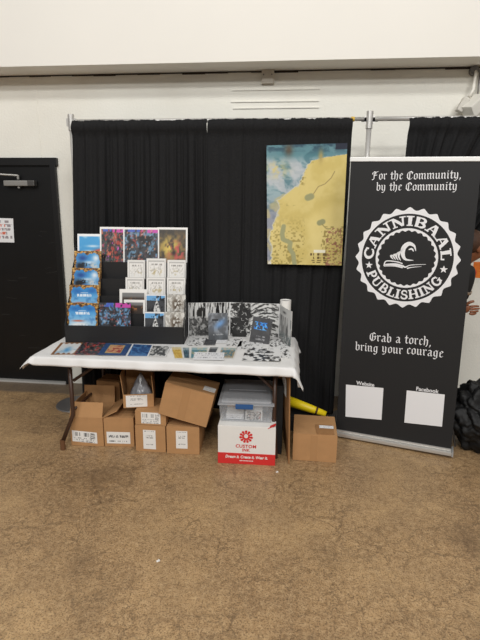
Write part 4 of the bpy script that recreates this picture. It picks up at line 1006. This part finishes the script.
# broad-nib blackletter strokes: unit x-height
def stem(x, t=1., b=0.): return [(x-.10, t-.02), (x, t-.13), (x, b+.15), (x+.12, b+.02)]
GB = {
 'i': (.50, [stem(.22), [(.2, 1.32), (.26, 1.26)]]), 'n': (.96, [stem(.2), [(.24, .82), (.5, .99), (.64, .86)], stem(.66)]),
 'm': (1.42, [stem(.2), [(.24, .82), (.5, .99), (.64, .86)], stem(.66), [(.68, .82), (.96, .99), (1.1, .86)], stem(1.12)]),
 'u': (.96, [stem(.2), [(.24, .14), (.34, .02), (.6, .18)], stem(.66)]), 'r': (.70, [stem(.2), [(.24, .82), (.46, 1.0), (.58, .88)]]),
 'o': (.88, [[(.46, 1.), (.2, .84), (.2, .16), (.44, .0), (.68, .16), (.68, .84), (.46, 1.)]]),
 'e': (.76, [[(.42, 1.), (.2, .84), (.2, .16), (.42, 0), (.62, .16)], [(.42, 1.), (.62, .82), (.24, .5)]]),
 'c': (.72, [[(.60, .86), (.42, 1.), (.2, .84), (.2, .16), (.42, 0), (.62, .16)]]),
 'a': (.90, [[(.2, .9), (.42, 1.), (.62, .84), (.62, .14), (.76, .02)], [(.60, .56), (.3, .46), (.18, .3), (.2, .12), (.34, 0), (.6, .2)]]),
 't': (.64, [[(.28, 1.3), (.28, .15), (.44, 0), (.56, .12)], [(.08, .94), (.56, .94)]]),
 'h': (.92, [[(.1, 1.5), (.2, 1.4), (.2, .02)], [(.24, .82), (.48, .99), (.66, .84), (.66, .14), (.5, -.22)]]),
 'b': (.90, [[(.1, 1.5), (.2, 1.4), (.2, .15), (.44, .0), (.68, .16), (.68, .82), (.5, .99), (.24, .84)]]),
 'y': (.94, [[(.1, .98), (.2, .86), (.2, .18), (.38, .03), (.62, .2)], [(.56, .98), (.66, .86), (.66, -.05), (.44, -.36), (.2, -.34)]]),
 'g': (.92, [[(.62, .9), (.42, 1.), (.2, .84), (.2, .2), (.4, .05), (.62, .2)], [(.76, 1.0), (.64, .9), (.64, -.14), (.42, -.4), (.16, -.3)]]),
 ',': (.40, [[(.16, .06), (.22, -.04), (.1, -.26)]]), ' ': (.55, []),
 'F': (1.16, [[(.5, 1.36), (.36, 1.2), (.36, .2), (.2, -.06), (.04, .02)], [(.1, 1.2), (.34, 1.42), (.66, 1.3), (1.06, 1.42)], [(.40, .74), (.86, .78)], [(.1, 1.2), (.06, .95)], [(.62, 1.3), (.62, .95)]]),
 'C': (1.20, [[(1.04, 1.18), (.72, 1.42), (.3, 1.2), (.18, .9), (.18, .36), (.5, 0), (.82, .06), (1.08, .3)], [(.6, 1.3), (.56, 1.0), (.56, .14)], [(1.04, 1.2), (1.0, .98)]]),
 'G': (1.26, [[(1.0, 1.22), (.72, 1.42), (.3, 1.2), (.18, .9), (.18, .36), (.5, 0), (.86, .14), (1.02, .4), (.98, .78)], [(.6, 1.3), (.56, 1.0), (.56, .14)], [(.72, .74), (.98, .86), (1.12, .78)]]),
}
def blackletter(name, s, x0, x1, z, parent, nib=.175):
    adv = sum(GB[c][0] for c in s); sc = (x1-x0)/adv; bm = bmesh.new(); x = 0
    nx, nz = math.cos(math.radians(38))*nib/2, math.sin(math.radians(38))*nib/2; tx, tz = -nz*.22, nx*.22; k = 0
    for c in s:
        for st_ in GB[c][1]:
            for p, q_ in zip(st_, st_[1:]):
                pts = [(x+P[0]+e1*nx+e2*tx, P[1]+e1*nz+e2*tz) for P in (p, q_) for e1 in (-1, 1) for e2 in (-1, 1)]
                k += 1; poly(bm, [(x0+a*sc, z+b*sc) for a, b in hull(pts)], LY-.000004*(k % 60))
        x += GB[c][0]
    return obj(name, bm, BW_, parent)
for s, (xa, ya), (xb, yb2) in (('For the Community,', (372, 179.5), (461.5, 178.5)), ('by the Community', (376, 190.5), (457.5, 190)), ('Grab a torch,', (369, 340.5), (431.5, 345.5)), ('bring your courage', (355, 350.2), (443.5, 356.8))):
    p, q_ = bp(xa, ya), bp(xb, yb2); tot = sum(GB[c][0] for c in s); x = 0
    for wd in s.split(' '):
        aw = sum(GB[c][0] for c in wd); f0, f1 = x/tot, (x+aw)/tot; x += aw+GB[' '][0]
        blackletter('blackletter_word', wd, p[0]+(q_[0]-p[0])*f0, p[0]+(q_[0]-p[0])*f1, p[1]+(q_[1]-p[1])*(f0+f1)/2, ban)
# round badge
cxy = bp(407.3, 257.2); e1 = bp(355.5, 259); e2 = bp(461, 259); u1 = bp(408, 207); u2 = bp(408, 308)
RO = ((e2[0]-e1[0])+(u1[1]-u2[1]))/4; cxb, czb = (e1[0]+e2[0])/2, (u1[1]+u2[1])/2
def ringmesh(r_in, r_out, N=240, y=LY):
    bm = bmesh.new(); A, B = [], []
    for i in range(N):
        t_ = 2*PI*i/N; A.append(bm.verts.new((cxb+r_in(t_)*math.sin(t_), y, czb+r_in(t_)*math.cos(t_)))); B.append(bm.verts.new((cxb+r_out(t_)*math.sin(t_), y, czb+r_out(t_)*math.cos(t_))))
    for i in range(N): bm.faces.new((A[i], A[(i+1) % N], B[(i+1) % N], B[i]))
    return bm
sc_ = lambda t_, n: .55*(.5+.5*math.cos(n*t_))+.45*(1-abs(math.sin(n*t_/2)))
badge = obj('badge_ring', ringmesh(lambda t_: RO*.872, lambda t_: RO*(.935+.065*sc_(t_, 24))), BW_, ban)
obj('inner_ring', ringmesh(lambda t_: RO*(.555-.030*sc_(t_+.1, 28)), lambda t_: RO*.592), BW_, badge)
# slab letters, unit cap height; lines (x0,z0,x1,z1,w) and serifs
def ln(x0, z0, x1, z1, w): return ('l', x0, z0, x1, z1, w)
S_ = .11
def ser(x, z, w=.34): return ('l', x-w/2, z, x+w/2, z, S_)
GS = {
 'C': (.80, [('a', .44, .5, .31, .44, 45, 315, .17)] + [ln(.70, .62, .70, .92, .09), ln(.70, .34, .70, .12, .07)]),
 'A': (.94, [ln(.46, .97, .18, .05, .09), ln(.48, .97, .74, .05, .19), ln(.28, .34, .66, .34, .09), ser(.16, .05, .3), ser(.76, .05, .34)]),
 'N': (.96, [ln(.2, .05, .2, .95, .10), ln(.2, .92, .74, .05, .19), ln(.76, .03, .76, .95, .10), ser(.2, .05), ser(.14, .95, .3), ser(.76, .95)]),
 'I': (.46, [ln(.23, .05, .23, .95, .20), ser(.23, .05, .42), ser(.23, .95, .42)]),
 'B': (.82, [ln(.22, .05, .22, .95, .19), ('a', .44, .73, .20, .22, -90, 90, .15), ('a', .46, .27, .24, .22, -90, 90, .17), ln(.1, .95, .46, .95, S_), ln(.2, .5, .46, .5, .09), ln(.1, .05, .48, .05, S_)]),
 'L': (.76, [ln(.24, .05, .24, .95, .20), ser(.24, .95, .42), ln(.08, .05, .7, .05, .11), ln(.67, .02, .67, .34, .09)]),
 'P': (.80, [ln(.24, .05, .24, .95, .20), ('a', .44, .70, .24, .24, -90, 90, .17), ln(.1, .95, .46, .95, S_), ln(.24, .46, .46, .46, .09), ser(.24, .05, .42)]),
 'U': (.94, [ln(.22, .95, .22, .32, .19), ('a', .475, .32, .255, .27, 180, 360, .13), ln(.73, .95, .73, .32, .10), ser(.22, .95, .38), ser(.73, .95, .34)]),
 'S': (.72, [('a', .37, .72, .21, .22, 30, 270, .14), ('a', .37, .27, .23, .22, -150, 90, .15), ln(.60, .66, .60, .92, .07), ln(.13, .08, .13, .34, .07)]),
 'H': (.98, [ln(.22, .05, .22, .95, .19), ln(.76, .05, .76, .95, .19), ln(.22, .5, .76, .5, .10), ser(.22, .05, .38), ser(.22, .95, .38), ser(.76, .05, .38), ser(.76, .95, .38)]),
 'G': (.90, [('a', .44, .5, .31, .44, 45, 320, .17), ln(.70, .62, .70, .92, .09), ln(.70, .46, .70, .08, .16), ser(.70, .46, .36)]),
}
def arc_text(name, s, r0, capH, ang0, ang1, inside, parent):
    """inside=False: letters stand outwards along the top; True: along the bottom"""
    adv = sum(GS[c][0] for c in s); bm = bmesh.new(); x = 0; k = 0
    def put(px, pz):
        t_ = ang0+(ang1-ang0)*px/adv; r_ = r0+pz*capH if not inside else r0-pz*capH
        return cxb+r_*math.sin(t_), czb+r_*math.cos(t_)
    def strip(P, w):
        nonlocal k
        w = w*1.12
        L_, R_ = [], []
        for i, p in enumerate(P):
            a = P[max(0, i-1)]; b = P[min(len(P)-1, i+1)]; dx, dz = b[0]-a[0], b[1]-a[1]; l = math.hypot(dx, dz) or 1; ox, oz = -dz/l*w/2, dx/l*w/2
            L_.append((p[0]+ox, p[1]+oz)); R_.append((p[0]-ox, p[1]-oz))
        k += 1; y = LY-.000004*(k % 60)
        LV = [bm.verts.new((q_[0], y, q_[1])) for q_ in [put(*p) for p in L_]]; RV = [bm.verts.new((q_[0], y, q_[1])) for q_ in [put(*p) for p in R_]]
        for i in range(len(P)-1): bm.faces.new((LV[i], LV[i+1], RV[i+1], RV[i]))
    for c in s:
        for g in GS[c][1]:
            if g[0] == 'l': _, x0_, z0_, x1_, z1_, w = g; strip([(x+x0_+(x1_-x0_)*i/4, z0_+(z1_-z0_)*i/4) for i in range(5)], w)
            else:
                _, cx_, cz_, rx, rz2, a0, a1, w = g; strip([(x+cx_+rx*math.cos(math.radians(a0+(a1-a0)*i/16)), cz_+rz2*math.sin(math.radians(a0+(a1-a0)*i/16))) for i in range(17)], w)
        x += GS[c][0]
    return obj(name, bm, BW_, parent)
D = math.radians
arc_text('badge_lettering', 'CANNIBAAL', RO*.640, RO*.190, D(-94), D(92), False, badge)
arc_text('badge_lettering', 'PUBLISHING', RO*.825, RO*.185, D(-112), D(-242), True, badge)
for ang in (-103, 105):
    bm = bmesh.new(); cx_, cz_ = cxb+RO*.735*math.sin(D(ang)), czb+RO*.735*math.cos(D(ang))
    poly(bm, [(cx_+RO*(.078 if i % 2 == 0 else .032)*math.sin(i*PI/5), cz_+RO*(.078 if i % 2 == 0 else .032)*math.cos(i*PI/5)) for i in range(10)]); obj('badge_star', bm, BW_, badge)
# wave over an open book
def taper(bm, P, w, y=LY):
    n = len(P); LV, RV = [], []
    for i, p in enumerate(P):
        a = P[max(0, i-1)]; b = P[min(n-1, i+1)]; dx, dz = b[0]-a[0], b[1]-a[1]; l = math.hypot(dx, dz) or 1; ww = (w(i/(n-1)))/2; ox, oz = -dz/l*ww, dx/l*ww
        LV.append(bm.verts.new((p[0]+ox, y, p[1]+oz))); RV.append(bm.verts.new((p[0]-ox, y, p[1]-oz)))
    for i in range(n-1): bm.faces.new((LV[i], LV[i+1], RV[i+1], RV[i]))
def spl(pts, n=24):
    pts = [pts[0]]+list(pts)+[pts[-1]]; out = []
    for i in range(1, len(pts)-2):
        for j in range(n//(len(pts)-3)+1):
            t_ = j/(n//(len(pts)-3)+1); p0, p1, p2, p3 = pts[i-1:i+3]
            out.append(tuple(.5*((2*p1[q_])+(-p0[q_]+p2[q_])*t_+(2*p0[q_]-5*p1[q_]+4*p2[q_]-p3[q_])*t_**2+(-p0[q_]+3*p1[q_]-3*p2[q_]+p3[q_])*t_**3) for q_ in (0, 1)))
    out.append(tuple(pts[-2])); return out
B = lambda pts: [(cxb+RO*x, czb+RO*z) for x, z in pts]
bm = bmesh.new()
# emblem coordinates in badge radii
taper(bm, spl(B([(.17, .15), (.13, .25), (.03, .29), (-.06, .21), (-.07, .08), (-.01, -.02), (.14, -.035)]), 44), lambda t_: RO*(.008+.082*math.sin(PI*t_)**1.2))
taper(bm, spl(B([(.13, .14), (.09, .19), (.03, .17)]), 12), lambda t_: RO*(.006+.03*math.sin(PI*t_)))
for i in range(4):
    taper(bm, spl(B([(-.10-.048*i, -.05+.006*i), (-.145-.05*i, .03), (-.13-.048*i, .11-.022*i), (-.07-.045*i, .19-.05*i)]), 20), lambda t_: RO*(.006+.032*math.sin(PI*t_)))
obj('wave_emblem', bm, BW_, badge)
bm = bmesh.new()
taper(bm, spl(B([(-.42, -.17), (-.38, -.07), (-.18, -.075), (-.06, -.11)]), 20), lambda t_: RO*.022)
taper(bm, spl(B([(-.40, -.155), (-.20, -.13), (-.06, -.155), (.0, -.175), (.1, -.13), (.38, -.105)]), 30), lambda t_: RO*(.048*(1-t_)+.006))
taper(bm, spl(B([(-.42, -.17), (-.22, -.16), (-.05, -.19)]), 16), lambda t_: RO*.024)
taper(bm, spl(B([(.03, -.20), (.12, -.175), (.30, -.15)]), 16), lambda t_: RO*(.022*(1-t_)+.004))
obj('book_emblem', bm, BW_, badge)
# captions and the white squares below them (left plain)
for s, (x, y), col, rect in (('Website', (365.3, 385), 0, [(345.5, 416.5), (381.5, 419.8), (383.5, 388), (346, 384.5)]), ('Facebook', (427, 391.2), 1, [(404.3, 422.5), (442, 426.6), (444.8, 394.5), (406.8, 390.3)])):
    p = bp(x, y); text_mesh('caption', s, .041, BW_, ban, (p[0], LY, p[1]-.004), bold=.0009, ext=.0002, sx=.96)
    bm = bmesh.new(); poly(bm, [bp(*r_) for r_ in rect]); tag(obj('white_square', bm, BW_, ban), 'plain white printed square')

# ================================================================ BLACK BAG
BAGM = mat('black_nylon', (19, 19, 20), .6, spec=.35, var=.4, vscale=12, bump=.6, bscale=22)
bagc = (1.56, 3.59, .27)
bag = empty('black_bag', (bagc[0], bagc[1], 0), label='crumpled black nylon bag slumped on the floor beside the banner', cat='bag')
bm = bmesh.new(); bmesh.ops.create_icosphere(bm, subdivisions=6, radius=1)
for v in bm.verts:
    p = v.co.copy(); n = mnoise.noise(p*1.7+V((4, 1, 0))); n2 = mnoise.noise(V((p.x*3.2+p.z, p.y*3.2, p.z*2))+V((0, 7, 0))); n3 = mnoise.noise(p*7.5)
    k = .90+.34*abs(n)+.26*abs(n2)+.10*abs(n3)
    prof_ = (.30-.07*max(0, p.z)**1.5, .24-.05*max(0, p.z), .27)
    v.co = V((p.x*prof_[0]-.04*max(0, p.z), p.y*prof_[1], p.z*prof_[2]+.25))*1.0; v.co = V((v.co.x*k, v.co.y*k, .25+(v.co.z-.25)*k)); v.co.z = max(v.co.z, .004)
for v in bm.verts: v.co.z *= 1.0
obj('bag_body', bm, BAGM, bag, smooth=True)
bm = bmesh.new(); tube(bm, [(-.10, -.27, .02), (.0, -.33, .012), (.08, -.30, .05), (.14, -.27, .14), (.16, -.26, .24)], .012, seg=6); obj('shoulder_strap', bm, mat('strap_black', (34, 34, 36), .6), bag)
bm = bmesh.new(); tube(bm, [(-.28, -.10, .03), (-.30, -.07, .16), (-.29, -.05, .30), (-.2, -.05, .42)], .007, seg=6); obj('bag_piping', bm, mat('piping', (52, 46, 42), .6), bag)

# ================================================================ PERSON (mostly behind the banner)
SKIN = mat('brown_skin', (126, 76, 48), .5, var=.15, vscale=30); HAIR = mat('dark_brown_hair', (66, 40, 22), .7, var=.6, vscale=60)
BLKC = mat('black_clothing', (18, 18, 20), .8, var=.3, vscale=20)
def skinned(name, verts, edges, radii, m, parent, sub=2, root=0):
    me = bpy.data.meshes.new(name); me.from_pydata([tuple(v) for v in verts], edges, []); o = bpy.data.objects.new(name, me); C.objects.link(o); o.parent = parent
    sk = o.modifiers.new('skin', 'SKIN'); sk.use_smooth_shade = True
    for i, r_ in enumerate(radii): d_ = me.skin_vertices[0].data[i]; d_.radius = r_ if isinstance(r_, tuple) else (r_, r_); d_.use_root = (i == root)
    sb = o.modifiers.new('sub', 'SUBSURF'); sb.levels = sb.render_levels = sub
    bpy.context.view_layer.update(); dg = bpy.context.evaluated_depsgraph_get()
    me2 = bpy.data.meshes.new_from_object(o.evaluated_get(dg)); o.modifiers.clear(); o.data = me2; me2.materials.append(m)
    for p in me2.polygons: p.use_smooth = True
    return o
PX, PY = 1.10, 3.70
per = empty('person', (PX, PY, 0), label='person in black clothes half hidden behind the banner edge, one hand showing', cat='person')
# local: faces +x
vb = [(0, 0, .92), (.02, 0, 1.08), (.06, 0, 1.25), (.10, 0, 1.36), (.145, 0, 1.405), (.195, 0, 1.45), (.24, 0, 1.50),
      (0, .09, .88), (.02, .10, .48), (-.04, .10, .09), (.05, .11, .035), (0, -.09, .88), (.01, -.10, .48), (-.05, -.10, .09), (.04, -.11, .035),
      (.09, .15, 1.33), (.05, .18, 1.08), (.11, .17, .88), (.02, -.17, 1.34), (.135, -.25, 1.385), (.105, -.19, 1.125), (.228, 0, 1.552), (.283, 0, 1.468)]
eb = [(0, 1), (1, 2), (2, 3), (3, 4), (4, 5), (5, 6), (0, 7), (7, 8), (8, 9), (9, 10), (0, 11), (11, 12), (12, 13), (13, 14), (3, 15), (15, 16), (16, 17), (3, 18), (18, 19), (19, 20), (6, 21), (6, 22)]
rb = [(.07, .08), .06, .06, .06, .05, .052, .078, .085, .06, .04, .03, .085, .06, .04, .03, .05, .038, .028, .05, .038, .026, .088, .036]
body = skinned('body', vb, eb, rb, SKIN, per)
# clothing over the body
skinned('black_top', [vb[i] for i in (0, 1, 2, 3)]+[(.135, 0, 1.395)]+[vb[i] for i in (15, 16, 17, 18, 19)]+[(.106, -.193, 1.145)], [(0, 1), (1, 2), (2, 3), (3, 4), (3, 5), (5, 6), (6, 7), (3, 8), (8, 9), (9, 10)], [(.125, .15), .125, (.13, .15), (.115, .145), .075, .064, .052, .042, .064, .052, .040], BLKC, per)
skinned('black_trousers', [vb[0]]+[vb[i] for i in (7, 8, 9, 11, 12, 13)], [(0, 1), (1, 2), (2, 3), (0, 4), (4, 5), (5, 6)], [(.12, .14), .105, .078, .06, .105, .078, .06], BLKC, per)
for s in (-1, 1):
    sh = blob('shoe', (-.01, s*.105, .045), (.11, .045, .045), mat('black_shoe', (16, 16, 17), .5), 9, .02, per, sub=3, freq=1, ridge=False)
# face details
hc = V((.232, 0, 1.522))
bm = bmesh.new(); tube(bm, [hc+V((.062, 0, .022)), hc+V((.088, 0, -.010)), hc+V((.074, 0, -.018))], .010, seg=8, r2=.009); obj('nose', bm, SKIN, per, smooth=True)
bm = bmesh.new(); tube(bm, [hc+V((.070, -.018, -.048)), hc+V((.077, 0, -.046)), hc+V((.070, .018, -.048))], .005, seg=8); obj('mouth', bm, mat('lips', (130, 66, 56), .5), per, smooth=True)
for s in (-1, 1):
    bm = bmesh.new(); r_ = bmesh.ops.create_uvsphere(bm, u_segments=12, v_segments=8, radius=.011); bmesh.ops.translate(bm, vec=hc+V((.064, s*.030, .010)), verts=r_['verts']); obj('eye', bm, mat('eye_dark', (40, 32, 30), .3), per, smooth=True)
    blob('ear', tuple(hc+V((-.005, s*.078, -.005))), (.02, .010, .032), SKIN, 5, .03, per, sub=3, ridge=False)
hair = blob('hair', tuple(hc+V((-.040, 0, .030))), (.094, .092, .088), HAIR, 8, .07, per, sub=4, freq=4.5)
# forearm coming forward and the hand with five fingers
hand_root = V((.105, -.19, 1.125))
hp = [hand_root, hand_root+V((.028, -.010, -.026)), hand_root+V((.066, -.018, -.036))]
skinned('palm', hp, [(0, 1), (1, 2)], [.024, (.016, .034), (.013, .036)], SKIN, per, sub=2)
for i, (dz, ln_, cur) in enumerate(((.026, .068, .018), (.009, .076, .022), (-.009, .070, .024), (-.025, .056, .022))):
    a0 = hp[2]+V((-.006, 0, dz)); skinned('finger', [a0, a0+V((ln_*.45, -.002, dz*.15)), a0+V((ln_*.78, cur*.5, dz*.1)), a0+V((ln_, cur, 0))], [(0, 1), (1, 2), (2, 3)], [.0095, .009, .0082, .007], SKIN, per, sub=2)
a0 = hp[1]+V((.0, -.012, .026)); skinned('thumb', [a0, a0+V((.024, -.014, .026)), a0+V((.052, -.016, .034))], [(0, 1), (1, 2)], [.012, .0105, .009], SKIN, per, sub=2)
# cuff bangle
sl_t, sl_b = V(vb[19]), V(vb[20])
ring = sl_t.lerp(sl_b, .62); dn = (sl_b-sl_t).normalized()
bm = bmesh.new(); tube(bm, [ring-dn*.010, ring+dn*.010], .047, seg=20); obj('bangle', bm, mat('silver_bangle', (168, 150, 132), .3, metal=.7), per, smooth=True)
# orange notice on the white wall
oy = WALL_Y-.002
q = [at(472.2, 277.5, Y=oy), at(492, 279, Y=oy), at(493, 262, Y=oy), at(473.8, 261.8, Y=oy)]
def orange(u, v):
    c = blend(one(u)*[236, 132, 52], [222, 116, 44], vnoise(u, v, 5, 3, 2)); c = blend(c, [200, 40, 50], np.exp(-((u-.13)/.06)**2-((v-.33)/.14)**2))
    return blend(c, [196, 96, 44], ((abs((v*6) % 1-.5) < .12) & (u > .25) & (u < .9) & (v > .3))*(vnoise(u*8, v*3, 5, 4, 1) > .5)*.8)
tag(painted('orange_notice', q, (30, 24), orange, m=PAINT_M, th=.001), 'small orange notice on the white wall beside the half hidden person', 'sign')

# ================================================================ LIGHT
w = bpy.data.worlds.new('hall'); bpy.context.scene.world = w; w.use_nodes = True
w.node_tree.nodes['Background'].inputs[0].default_value = (1, .985, .965, 1); w.node_tree.nodes['Background'].inputs[1].default_value = .20
def lamp(loc, sx, sy, power, col=(1, .985, .955)):
    l = bpy.data.lights.new('hall_lamp', 'AREA'); l.shape = 'RECTANGLE'; l.size = sx; l.size_y = sy; l.energy = power; l.color = col
    o = bpy.data.objects.new('hall_lamp', l); C.objects.link(o); o.location = loc
    d = V((0, 3.5, .8))-V(loc); o.rotation_euler = d.to_track_quat('-Z', 'Y').to_euler()
for x in (-3.2, 0.2, 3.4): lamp((x, -.3, 6.1), 1.2, .5, 62)
for x in (-3.2, 0.2, 3.4): lamp((x, -3.2, 6.1), 1.2, .5, 85)
for x in (-3.6, 0.2, 4.0): lamp((x, -6.8, 6.1), 1.6, .6, 110)
vs = bpy.context.scene.view_settings
vs.view_transform = 'Standard'; vs.look = 'None'; vs.exposure = 0; vs.gamma = 1; vs.use_curve_mapping = False
